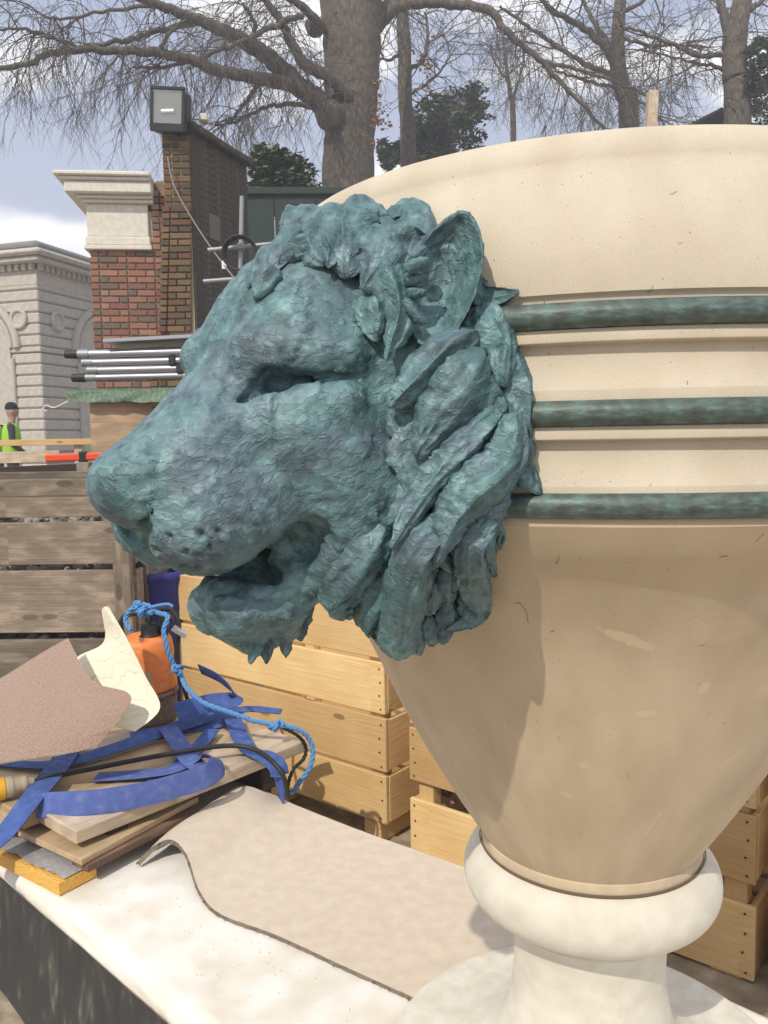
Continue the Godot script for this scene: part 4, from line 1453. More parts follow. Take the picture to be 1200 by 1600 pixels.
func make_boards() -> void:
	# thick scaffold board on its trestle, carrying the pump and the straps
	var a: Vector3 = Vector3(-0.315, 0.56, -3.0706)
	var d := (Vector3(-0.315, 0.56, -3.0706) - Vector3(-0.9462, 0.56, -2.3351)).normalized()
	var w := Vector3(-d.z, 0, d.x)
	if w.z > 0.0:
		w = -w
	var bench := thing("work_bench", "rough timber bench of weathered boards behind the coping under the straps", "bench", Vector3(a.x, -0.1, a.z))
	var base := Vector3(a.x, -0.1, a.z)
	var yaw := atan2(-d.z, d.x)
	var inv := Basis(Vector3.UP, yaw)
	bench.rotation.y = yaw
	var widths := [0.225, 0.225, 0.225, 0.225]
	var off := 0.0
	for k in 4:
		var len := 0.93 + 0.05 * (k % 2)
		var mesh := bx(Vector3(len, 0.045, widths[k] - 0.004), 0.004)
		part(bench, "board", mesh, M.board if k % 2 == 0 else M.ply, Transform3D(Basis(Vector3.UP, 0.006 * (k - 1)), Vector3(-len * 0.5, 0.66 - 0.0225 - 0.002 * k, -off - widths[k] * 0.5)))
		off += widths[k]
	for x in [-0.16, -0.78]:
		part(bench, "bearer", bx(Vector3(0.07, 0.09, 0.86), 0.004), M.dark_wood, Transform3D(Basis.IDENTITY, Vector3(x, 0.66 - 0.045 - 0.052, -0.45)))
		for z in [-0.08, -0.84]:
			part(bench, "leg", bx(Vector3(0.065, 0.515, 0.065), 0.004), M.dark_wood, Transform3D(Basis.IDENTITY, Vector3(x, 0.258, z)))
	var p0: Vector3 = Vector3(-0.892, 0.495, -2.3203)
	var p1: Vector3 = Vector3(-0.6454, 0.495, -2.7335)
	var p3: Vector3 = Vector3(-1.1607, 0.495, -2.5118)
	flat_board("plywood_offcut", "grey-brown plywood offcut on the foil board, its corner towards the coping", "board", [p0, p1, p1 + (p3 - p0) * 1.0, p3], 0.018, M.ply)
	flat_board("plywood_scrap", "short tan plywood scrap under the yellow plug at the left edge", "board", [Vector3(-1.1505, 0.515, -2.5001), Vector3(-1.0816, 0.515, -2.8642), Vector3(-1.4018, 0.515, -3.0246), Vector3(-1.4467, 0.515, -2.5327)], 0.018, M.board)
	p0 = Vector3(-0.8772, 0.474, -2.3229)
	p1 = Vector3(-0.6292, 0.474, -2.6856)
	var n := (p1 - p0).normalized()
	var side := Vector3(n.z, 0, -n.x) * 0.075
	flat_board("dark_plank", "narrow dark brown plank sticking out beside the plywood offcut", "plank", [p0, p1, p1 + side, p0 + side], 0.02, M.dark_plank)
	# foil faced insulation board
	p0 = Vector3(-0.942, 0.455, -2.2717)
	p1 = Vector3(-0.8724, 0.455, -2.3768)
	p3 = Vector3(-1.2775, 0.455, -2.5084)
	var q2 := p1 + (p3 - p0)
	var at := (p0 + p1 + p3 + q2) * 0.25
	at.y = 0.412
	var ins := thing("insulation_board", "yellow foam insulation board with a torn silver foil face", "insulation", at)
	var core := mottled(noise(231, 0.1, 4), [[0.0, Color(0.80, 0.58, 0.22)], [0.5, Color(0.90, 0.70, 0.34)], [1.0, Color(0.96, 0.83, 0.52)]], Vector3(5, 5, 5), 0.95, 0.4)
	var dn := Vector3(0, -0.003, 0)
	part(ins, "foam_core", slab(p0 - at + dn, p1 - at + dn, q2 - at + dn, p3 - at + dn, 0.038), core)
	var foil := mottled(noise(232, 0.03, 5), [[0.0, Color(0.64, 0.64, 0.64)], [1.0, Color(0.78, 0.78, 0.79)]], Vector3(3, 3, 3), 0.42, 0.08)
	foil.metallic = 0.35
	# the foil is torn back along the front edge
	var fm := MB.new()
	var rr := RandomNumberGenerator.new()
	rr.seed = 233
	var fp := PackedVector3Array()
	for k in 40:
		var t := k / 39.0
		var tear := 0.02 + 0.03 * absf(sin(t * 7.0 + 0.5)) * rr.randf_range(0.4, 1.0)
		var fr := p0.lerp(p3, t)
		var bk := p1.lerp(q2, t)
		for j in 5:
			fp.append(fr.lerp(bk, lerpf(tear * 3.2, 0.99, j / 4.0)) - at + Vector3(0, 0.0015 + (0.006 * rr.randf() if j == 0 else 0.0), 0))
	fm.grid(fp, 5, 40)
	part(ins, "foil_face", fm.done(), foil)

# cream sheet flooring printed with thin wavering lines
func vinyl_picture() -> ImageTexture:
	var img := Image.create(256, 256, false, Image.FORMAT_RGB8)
	var nz := noise(243, 0.012, 3)
	for y in 256:
		for x in 256:
			var v := (y + x * 0.35 + 26.0 * nz.get_noise_2d(x * 0.7, y * 0.7)) / 27.0
			var d := absf(v - roundf(v)) * 27.0
			var k := clampf(1.4 - d, 0.0, 1.0) * 0.5
			img.set_pixel(x, y, Color(0.89, 0.865, 0.775).lerp(Color(0.66, 0.67, 0.58), k))
	return ImageTexture.create_from_image(img)

func make_offcuts() -> void:
	var mauve := mottled(noise(241, 0.25, 3), [[0.0, Color(0.42, 0.345, 0.305)], [0.5, Color(0.61, 0.515, 0.46)], [1.0, Color(0.81, 0.72, 0.66)]], Vector3(1.7, 1.7, 1.7), 1.0, 0.6)
	var cream := mottled(noise(242, 0.02, 4), [[0.0, Color(0.83, 0.80, 0.70)], [1.0, Color(0.92, 0.90, 0.82)]], Vector3(3, 3, 3), 0.6)
	var set := thick(patch([
		[Vector3(-1.5416, 0.7663, -2.8), Vector3(-1.4361, 0.8308, -2.84), Vector3(-1.2883, 0.9176, -2.87), Vector3(-1.2033, 0.9678, -2.9), Vector3(-1.1358, 1.0031, -2.93)],
		[Vector3(-1.4734, 0.7412, -2.68), Vector3(-1.3594, 0.7796, -2.72), Vector3(-1.2036, 0.8472, -2.74), Vector3(-1.0913, 0.8788, -2.76), Vector3(-0.9922, 0.9051, -2.74)],
		[Vector3(-1.4253, 0.7064, -2.6), Vector3(-1.2935, 0.7346, -2.62), Vector3(-1.1342, 0.7756, -2.64), Vector3(-0.9904, 0.8124, -2.65), Vector3(-0.8368, 0.8663, -2.66)],
		[Vector3(-1.3797, 0.6773, -2.54), Vector3(-1.2679, 0.688, -2.56), Vector3(-1.1501, 0.7008, -2.57), Vector3(-1.0315, 0.7115, -2.58), Vector3(-0.9359, 0.7232, -2.6)]], 12, 14), 0.008, 0.002, 6)
	var o := thing("carpet_offcut", "folded mauve carpet offcut slumped over the blue straps", "carpet")
	part(o, "pile", set[0], mauve)
	part(o, "backing", set[1], cream)
	part(o, "cut_edge", set[2], cream)
	set = thick(patch([
		[Vector3(-1.0387, 1.0846, -3.02), Vector3(-1.022, 1.1003, -3), Vector3(-1.0014, 1.1017, -2.98), Vector3(-0.9798, 1.0798, -2.96)],
		[Vector3(-1.0397, 0.965, -3.02), Vector3(-0.9881, 0.9979, -2.96), Vector3(-0.9342, 1.0116, -2.9), Vector3(-0.8914, 0.991, -2.86)],
		[Vector3(-1.1389, 0.9073, -3), Vector3(-1.0431, 0.9125, -2.94), Vector3(-0.926, 0.9187, -2.86), Vector3(-0.8271, 0.8979, -2.8)],
		[Vector3(-1.1016, 0.8293, -2.9), Vector3(-0.9906, 0.8299, -2.84), Vector3(-0.8726, 0.8242, -2.78), Vector3(-0.7646, 0.8043, -2.74)],
		[Vector3(-1.0362, 0.7461, -2.8), Vector3(-0.9677, 0.7477, -2.76), Vector3(-0.9008, 0.7474, -2.72), Vector3(-0.8396, 0.7381, -2.7)]], 10, 10), 0.003, 0.0, 7)
	var v := thing("vinyl_offcut", "curled cream vinyl offcut with an upright point behind the mauve carpet", "flooring")
	var print_ := plain(Color(1, 1, 1), 0.55)
	print_.albedo_texture = vinyl_picture()
	part(v, "face", set[0], print_)
	part(v, "underside", set[1], cream)
	part(v, "cut_edge", set[2], plain(Color(0.62, 0.55, 0.42), 0.8))

# ---------------------------------------------------------------- orange pump and blue rope
func lathe_part(parent: Node3D, called: String, prof: Array, mat: Material, xf := Transform3D.IDENTITY) -> MeshInstance3D:
	return part(parent, called, MB.new().lathe(prof, 48).done(), mat, xf)

func make_pump() -> void:
	var at: Vector3 = Vector3(-0.9518, 0.56, -3.3089) + Vector3(0, 0.002, 0)
	var pump := thing("site_pump", "orange and grey submersible pump standing on the bench, roped with blue line", "pump", at)
	pump.rotation = Vector3(0.02, 0.0, 0.06)
	var orange := mottled(noise(251, 0.02, 5), [[0.0, Color(0.86, 0.45, 0.20)], [0.5, Color(0.91, 0.52, 0.25)], [0.8, Color(0.93, 0.58, 0.34)], [1.0, Color(0.88, 0.70, 0.55)]], Vector3(2, 2, 2), 0.5)
	var grime := mottled(noise(252, 0.03, 5), [[0.0, Color(0.34, 0.27, 0.24)], [0.5, Color(0.50, 0.42, 0.38)], [1.0, Color(0.66, 0.56, 0.48)]], Vector3(5, 5, 5), 0.8, 0.1)
	lathe_part(pump, "strainer_base", [PackedVector2Array([Vector2(0.0, 0.118), Vector2(0.100, 0.118), Vector2(0.103, 0.114), Vector2(0.101, 0.02), Vector2(0.092, 0.004), Vector2(0.0, 0.0)])], grime)
	lathe_part(pump, "clamp_ring", [PackedVector2Array([Vector2(0.100, 0.138), Vector2(0.112, 0.136), Vector2(0.114, 0.126), Vector2(0.112, 0.118), Vector2(0.100, 0.116)])], grime)
	lathe_part(pump, "casing", [PackedVector2Array([Vector2(0.0, 0.366), Vector2(0.075, 0.362), Vector2(0.098, 0.352), Vector2(0.107, 0.335), Vector2(0.110, 0.30), Vector2(0.110, 0.15), Vector2(0.108, 0.137), Vector2(0.0, 0.136)])], orange)
	for k in 6:
		var an := k * TAU / 6 + 0.3
		part(pump, "bolt", bx(Vector3(0.014, 0.03, 0.014), 0.003), grime, Transform3D(Basis(Vector3.UP, -an), Vector3(cos(an) * 0.113, 0.127, sin(an) * 0.113)))
	# name plate, worn blank
	var plate := MB.new()
	var pp := PackedVector3Array()
	for y in 2:
		for x in 9:
			var an := deg_to_rad(-14.0 + 36.0 * x / 8.0)
			pp.append(Vector3(sin(an) * 0.1112, 0.180 + 0.055 * y, cos(an) * 0.1112))
	plate.grid(pp, 9, 2)
	part(pump, "rating_plate", plate.done(), mottled(noise(253, 0.05, 4), [[0.0, Color(0.60, 0.55, 0.47)], [1.0, Color(0.78, 0.72, 0.60)]], Vector3(12, 12, 12), 0.5))
	lathe_part(pump, "gland", [PackedVector2Array([Vector2(0.0, 0.41), Vector2(0.03, 0.41), Vector2(0.034, 0.40), Vector2(0.034, 0.37), Vector2(0.045, 0.362)])], M.black, Transform3D(Basis.IDENTITY, Vector3(0.03, 0, 0.02)))
	part(pump, "handle", pipe([Vector3(-0.085, 0.345, 0.0), Vector3(-0.088, 0.41, 0.0), Vector3(-0.06, 0.447, 0.0), Vector3(0.0, 0.452, 0.0), Vector3(0.06, 0.447, 0.0), Vector3(0.088, 0.41, 0.0), Vector3(0.085, 0.345, 0.0)], 0.012), M.black)
	part(pump, "outlet", pipe([Vector3(0.06, 0.36, -0.03), Vector3(0.085, 0.41, -0.04), Vector3(0.11, 0.42, -0.04)], 0.022), M.black)
	part(pump, "power_lead", pipe([Vector3(0.03, 0.40, 0.02), Vector3(0.05, 0.455, 0.02), Vector3(0.11, 0.46, 0.0), Vector3(0.145, 0.42, 0.01), Vector3(0.148, 0.36, 0.02), Vector3(0.125, 0.25, 0.03), Vector3(0.15, 0.12, 0.03), Vector3(0.17, 0.02, 0.05)], 0.0085), M.black)
	part(pump, "tie_tag", bx(Vector3(0.065, 0.028, 0.001), 0.0), plain(Color(0.85, 0.85, 0.82), 0.6), Transform3D(Basis(Vector3(0, 0, 1), -0.75) * Basis(Vector3.UP, 0.3), Vector3(0.158, 0.375, 0.05)))
	# blue rope
	var rope := thing("blue_rope", "knotted light blue polypropylene rope running from the pump over the bench end", "rope")
	var path: Array = [Vector3(-0.9799, 0.9742, -3.16), Vector3(-1.0065, 1.0128, -3.18), Vector3(-0.9749, 1.0574, -3.18), Vector3(-0.922, 1.0711, -3.17), Vector3(-0.8835, 1.045, -3.16), Vector3(-0.8322, 1.031, -3.14), Vector3(-0.8437, 0.9813, -3.12), Vector3(-0.8315, 0.9168, -3.11), Vector3(-0.8102, 0.8442, -3.12), Vector3(-0.787, 0.8139, -3.12), Vector3(-0.75, 0.7741, -3.06), Vector3(-0.683, 0.7261, -3.03), Vector3(-0.6059, 0.6988, -3.02), Vector3(-0.5167, 0.6656, -3.02)]
	part(rope, "strands", rope_mesh(path, 0.0095), M.rope)
	part(rope, "strands", rope_mesh([Vector3(-0.5215, 0.6632, -3.02), Vector3(-0.4427, 0.6412, -3.03), Vector3(-0.3822, 0.6293, -3.04), Vector3(-0.3263, 0.605, -3.05), Vector3(-0.2922, 0.5611, -3.06), Vector3(-0.283, 0.5101, -3.05), Vector3(-0.2993, 0.4613, -3.03), Vector3(-0.333, 0.419, -3.02), Vector3(-0.3617, 0.3793, -3.01)], 0.0095), M.rope)
	part(rope, "strands", rope_mesh([Vector3(-0.3967, 0.6246, -3.04), Vector3(-0.3365, 0.5854, -3.05), Vector3(-0.3098, 0.5365, -3.06), Vector3(-0.3195, 0.4958, -3.05), Vector3(-0.3519, 0.4697, -3.03), Vector3(-0.3698, 0.4338, -3.01), Vector3(-0.3794, 0.389, -3)], 0.007), M.black)
	for q in [[Vector3(-0.9223, 1.0478, -3.15), 0.030, 3], [Vector3(-0.7885, 0.8374, -3.09), 0.020, 5], [Vector3(-0.4143, 0.6334, -3.03), 0.026, 8], [Vector3(-0.9511, 1.0711, -3.16), 0.018, 9]]:
		part(rope, "knot", knot_mesh(q[0], q[1], q[2]), M.rope)
	part(rope, "frayed_end", rope_mesh([Vector3(-0.9098, 1.0605, -3.16), Vector3(-0.8723, 1.0718, -3.15), Vector3(-0.8303, 1.0781, -3.14), Vector3(-0.8112, 1.0679, -3.14)], 0.006), M.rope)

func rope_mesh(pts: Array, r: float) -> ArrayMesh:
	var s := spline(pts, 14)
	var m := MB.new()
	# even spacing
	var run := 0.0
	for st in 3:
		var o := PackedVector3Array()
		var ph := TAU * st / 3.0
		run = 0.0
		var x := (s[1] - s[0]).normalized().cross(Vector3(0.2, 0.3, 0.9)).normalized()
		for k in s.size():
			var t := (s[mini(k + 1, s.size() - 1)] - s[maxi(k - 1, 0)]).normalized()
			if k > 0:
				run += (s[k] - s[k - 1]).length()
			x = (x - t * x.dot(t)).normalized()
			var y := t.cross(x)
			var an := ph + run / (r * 7.0) * TAU * 0.9
			o.append(s[k] + (x * cos(an) + y * sin(an)) * r * 0.52)
		m.tube(o, radii(o.size(), r * 0.56, r * 0.56), 6)
	return m.done()

func knot_mesh(c: Vector3, r: float, seed_: int) -> ArrayMesh:
	var p := []
	for k in 13:
		var t := TAU * k / 12.0
		var w := Vector3(sin(t) + 2.0 * sin(2.0 * t), cos(t) - 2.0 * cos(2.0 * t), -sin(3.0 * t) * 1.2) * (r / 3.0)
		p.append(c + Basis(Vector3(0.3, 0.8, 0.5).normalized(), seed_ * 1.3) * w)
	return rope_mesh(p, r * 0.33)

# ---------------------------------------------------------------- lifting straps
func ribbon(pts: Array, w: float, twist: Array, th := 0.004) -> ArrayMesh:
	var s := spline(pts, 12)
	var tw := PackedFloat32Array()
	for k in s.size():
		var x := float(k) / (s.size() - 1) * (twist.size() - 1)
		var i := mini(int(x), twist.size() - 2)
		tw.append(lerpf(twist[i], twist[i + 1], smoothstep(0.0, 1.0, x - i)))
	var g := PackedVector3Array()
	for k in s.size():
		var t := (s[mini(k + 1, s.size() - 1)] - s[maxi(k - 1, 0)]).normalized()
		var side := t.cross(Vector3.UP)
		if side.length() < 0.05:
			side = Vector3(1, 0, 0)
		side = side.normalized()
		var up := side.cross(t).normalized()
		var a := side.rotated(t, deg_to_rad(tw[k]))
		var b := up.rotated(t, deg_to_rad(tw[k]))
		for q in [[-0.5, 0.5], [-0.25, 0.62], [0.0, 0.68], [0.25, 0.62], [0.5, 0.5], [0.5, -0.5], [0.0, -0.5], [-0.5, -0.5]]:
			g.append(s[k] + a * (q[0] * w) + b * (q[1] * th))
	return MB.new().grid(g, 8, s.size(), true).done()

func make_straps() -> void:
	var set := [
		["wide blue lifting strap hanging towards the lower left off the bench", 0.082, [Vector3(-1.2204, 0.48, -2.334), Vector3(-1.1542, 0.535, -2.401), Vector3(-1.1171, 0.59, -2.5063), Vector3(-1.1214, 0.6, -2.7111), Vector3(-1.1438, 0.595, -2.8958), Vector3(-1.1589, 0.585, -3.0366)], [0, 0, -6, 0, 0, 0], "strap"],
		["long blue strap lying along the bench from the mauve carpet to the crate", 0.058, [Vector3(-1.5604, 0.57, -2.9665), Vector3(-1.3009, 0.572, -2.8543), Vector3(-1.1387, 0.578, -2.8439), Vector3(-1.0134, 0.584, -2.9429), Vector3(-0.8872, 0.59, -3.0773), Vector3(-0.7281, 0.595, -3.2426), Vector3(-0.5841, 0.585, -3.3749), Vector3(-0.4392, 0.57, -3.3796)], [0, 0, 10, 15, 20, 25, 5, 0], "strap"],
		["folded blue strap standing on edge nearest the plywood offcut", 0.075, [Vector3(-1.088, 0.575, -2.5109), Vector3(-0.9793, 0.592, -2.4783), Vector3(-0.8809, 0.598, -2.4793), Vector3(-0.7735, 0.6, -2.5166), Vector3(-0.6768, 0.604, -2.5704), Vector3(-0.593, 0.612, -2.6284), Vector3(-0.5705, 0.615, -2.7049), Vector3(-0.6127, 0.615, -2.7853), Vector3(-0.6737, 0.6, -2.7801), Vector3(-0.7403, 0.587, -2.7373), Vector3(-0.8479, 0.577, -2.7336), Vector3(-0.9885, 0.571, -2.7324)], [55, 70, 78, 80, 80, 70, 55, 30, 12, 4, 0, 0], "strap_dust"],
		["dusty blue strap crossing the bench below the pump", 0.070, [Vector3(-0.8473, 0.6, -3.1313), Vector3(-0.7615, 0.597, -2.9602), Vector3(-0.6789, 0.603, -2.7842), Vector3(-0.6171, 0.6, -2.7004), Vector3(-0.5931, 0.58, -2.705)], [0, 0, 0, -10, -20], "strap_dust"],
		["blue strap dropping over the bench end below the rope knot", 0.066, [Vector3(-0.6272, 0.592, -3.2769), Vector3(-0.5636, 0.582, -3.0837), Vector3(-0.5003, 0.58, -2.9299), Vector3(-0.427, 0.575, -2.8668), Vector3(-0.3852, 0.55, -2.8346), Vector3(-0.3803, 0.47, -2.8315), Vector3(-0.3778, 0.4, -2.8316)], [0, 0, -5, 15, 25, 60, 80], "strap"],
		["blue strap running diagonally from the folded strap to the pump foot", 0.056, [Vector3(-0.81, 0.567, -2.6022), Vector3(-0.7646, 0.57, -2.7201), Vector3(-0.7237, 0.574, -2.8473), Vector3(-0.6937, 0.58, -2.9892), Vector3(-0.6757, 0.586, -3.1336)], [0, 0, 0, 0, 0], "strap"],
		["blue strap bunched against the foot of the pump", 0.07, [Vector3(-0.81, 0.6639, -3.12), Vector3(-0.7552, 0.6706, -3.15), Vector3(-0.6912, 0.671, -3.2), Vector3(-0.5987, 0.6836, -3.22), Vector3(-0.6625, 0.7452, -3.26), Vector3(-0.7542, 0.7798, -3.3)], [50, 55, 60, 40, 50, 50], "strap"],
		["short blue strap stretched along the bench just in front of the pump", 0.060, [Vector3(-0.9781, 0.575, -3.0952), Vector3(-0.8716, 0.572, -3.1537), Vector3(-0.7717, 0.572, -3.2062), Vector3(-0.665, 0.578, -3.2431), Vector3(-0.6105, 0.59, -3.3291)], [20, 30, 30, 20, 0], "strap"],
	]
	for q in set:
		solo("lifting_strap", ribbon(q[2], q[1], q[3]), M[q[4]], q[0], "strap", Vector3.ZERO, "blue lifting straps tangled on the bench")

func make_cable() -> void:
	var o := thing("extension_lead", "black cable ending in a yellow and grey plug across the straps", "cable")
	part(o, "cable", pipe([Vector3(-1.1611, 0.595, -2.6311), Vector3(-1.0958, 0.6, -2.6782), Vector3(-0.9845, 0.605, -2.7256), Vector3(-0.8491, 0.612, -2.7804), Vector3(-0.6866, 0.618, -2.8398), Vector3(-0.5603, 0.615, -2.8844), Vector3(-0.4664, 0.605, -2.8635), Vector3(-0.3946, 0.585, -2.7939), Vector3(-0.3576, 0.54, -2.7691), Vector3(-0.3473, 0.47, -2.7779)], 0.0085), M.black)
	var a: Vector3 = Vector3(-1.1591, 0.597, -2.6364)
	var b: Vector3 = Vector3(-1.2973, 0.6, -2.5469)
	var d := (b - a).normalized()
	var grey := plain(Color(0.70, 0.66, 0.56), 0.6)
	var yel := plain(Color(0.88, 0.66, 0.16), 0.5)
	part(o, "plug_gland", MB.new().tube(PackedVector3Array([a - d * 0.002, a + d * 0.02, a + d * 0.022, a + d * 0.035, a + d * 0.037, a + d * 0.062, a + d * 0.064, a + d * 0.085]), PackedFloat32Array([0.014, 0.022, 0.027, 0.027, 0.024, 0.030, 0.034, 0.034]), 20).done(), grey)
	part(o, "plug_body", MB.new().tube(PackedVector3Array([a + d * 0.085, a + d * 0.088, a + d * 0.20]), PackedFloat32Array([0.030, 0.036, 0.034]), 20).done(), yel)

# ---------------------------------------------------------------- timber crates
# a slatted box: x along its front, front face at z = 0, base at y = 0, open at the top
func crate(at: Vector3, yaw: float, len: float, depth: float, rows: Array, label: String, kind: String, group: String, seed_: int, skid := 0.1) -> Node3D:
	var r := RandomNumberGenerator.new()
	r.seed = seed_
	var o := thing("timber_crate", label, "crate", at, group)
	o.rotation.y = yaw
	var top: float = rows[rows.size() - 1][1]
	var th := 0.022
	for row in rows:
		var h: float = row[1] - row[0]
		var mid: float = (row[0] + row[1]) * 0.5
		var jig := func() -> Transform3D: return Transform3D(Basis(Vector3(0, 0, 1), r.randf_range(-0.004, 0.004)) * Basis(Vector3(1, 0, 0), r.randf_range(-0.012, 0.012)), Vector3.ZERO)
		var t: Transform3D = jig.call()
		t.origin = Vector3(len * 0.5, mid, -th * 0.5 - r.randf_range(0.0, 0.004))
		part(o, "board", bx(Vector3(len - r.randf_range(0.0, 0.012), h, th), 0.003), M["%s_%d" % [kind, r.randi_range(0, 4)]], t)
		t = jig.call()
		t.origin = Vector3(len * 0.5, mid, -depth + th * 0.5)
		part(o, "board", bx(Vector3(len, h, th), 0.003), M["%s_%d" % [kind, r.randi_range(0, 4)]], t)
		for x in [th * 0.5 + 0.002, len - th * 0.5 - 0.002]:
			part(o, "end_board", bx(Vector3(depth - 2.0 * th - 0.006, h - 0.01, th), 0.003), M["%s_%d" % [kind, r.randi_range(0, 4)]], Transform3D(Basis(Vector3.UP, PI / 2), Vector3(x, mid, -depth * 0.5)))
	for x in [0.07, len - 0.07]:
		for z in [-th - 0.035, -depth + th + 0.035]:
			part(o, "post", bx(Vector3(top - 0.005, 0.075, 0.06), 0.004), M["%s_%d" % [kind, r.randi_range(0, 4)]], Transform3D(Basis(Vector3(0, 0, 1), PI / 2), Vector3(x, top * 0.5, z)))
	for x in [0.09, len * 0.5, len - 0.09]:
		part(o, "skid", bx(Vector3(depth - 0.02, skid - 0.006, 0.10), 0.004), M["%s_%d" % [kind, r.randi_range(0, 4)]], Transform3D(Basis(Vector3.UP, PI / 2), Vector3(x, -skid * 0.5, -depth * 0.5)))
	for k in 6:
		part(o, "floor_board", bx(Vector3(len - 0.06, 0.02, 0.12), 0.003), M["%s_%d" % [kind, r.randi_range(0, 4)]], Transform3D(Basis.IDENTITY, Vector3(len * 0.5, 0.012, -0.13 - (depth - 0.26) * k / 5.0)))
	var nail := CylinderMesh.new()
	nail.top_radius = 0.0036
	nail.bottom_radius = 0.0036
	nail.height = 0.004
	nail.radial_segments = 8
	for row in rows:
		for x in [0.03, len - 0.03]:
			var cnt: int = maxi(2, int((row[1] - row[0]) / 0.055))
			for k in cnt:
				part(o, "nail", nail, M.nail, Transform3D(Basis(Vector3(1, 0, 0), PI / 2), Vector3(x + r.randf_range(-0.006, 0.006), lerpf(row[0] + 0.025, row[1] - 0.025, k / maxf(cnt - 1, 1)), 0.0005)))
	return o

func stone_heap(called: String, at: Vector3, yaw: float, size: Vector3, count: int, seed_: int, col: Color) -> void:
	var r := RandomNumberGenerator.new()
	r.seed = seed_
	var m := MB.new()
	for k in count:
		var c := Vector3(r.randf_range(0.03, size.x - 0.03), r.randf_range(0.0, size.y), -r.randf_range(0.04, size.z))
		var s := r.randf_range(0.02, 0.06)
		var b := Basis(Vector3(r.randf_range(-1, 1), r.randf_range(-1, 1), r.randf_range(-1, 1)).normalized(), r.randf() * TAU)
		m.box(Vector3(s * 1.4, s * 0.8, s), s * 0.22, Transform3D(b, c))
	var o := structure(called, m.done(), mottled(noise(seed_, 0.04, 4), [[0.0, col * 0.7], [1.0, col]], Vector3(5, 5, 5)), at)
	o.rotation.y = yaw
	o.set_meta("kind", "stuff")

func make_crates() -> void:
	var a := Vector3(0.02, 0, -3.5)
	var d := Vector3(0.777, 0, 0.629)
	var yaw := atan2(-d.z, d.x)
	var rows := [[0.0, 0.218], [0.236, 0.474], [0.494, 0.722], [0.742, 0.985]]
	var g := "new pale timber crates lined up behind the urn"
	var b := a - d * 1.50
	crate(b, yaw, 1.46, 1.05, rows, "new yellow timber crate directly below the lion's chin", "fresh", g, 301)
	var rows2 := [[-0.09, 0.165], [0.235, 0.46], [0.478, 0.70], [0.72, 0.95]]
	crate(a + d * 0.085 + Vector3(0, -0.09, 0), yaw, 1.40, 1.05, [[0.0, 0.25], [0.33, 0.56], [0.58, 0.80], [0.82, 1.05]], "new timber crate mostly hidden behind the urn, with stone showing in its gap", "fresh", g, 302, 0.012)
	stone_heap("crate_rubble", a + d * 0.12 + Vector3(0, 0.05, 0), yaw, Vector3(1.3, 0.42, 0.9), 700, 303, Color(0.62, 0.50, 0.44))
	crate(a + d * 1.56 + Vector3(0, -0.09, 0), yaw, 1.40, 1.05, [[0.0, 0.24], [0.28, 0.52], [0.55, 0.78], [0.80, 1.04]], "new timber crate at the right edge beside the urn's foot", "fresh", g, 304, 0.012)

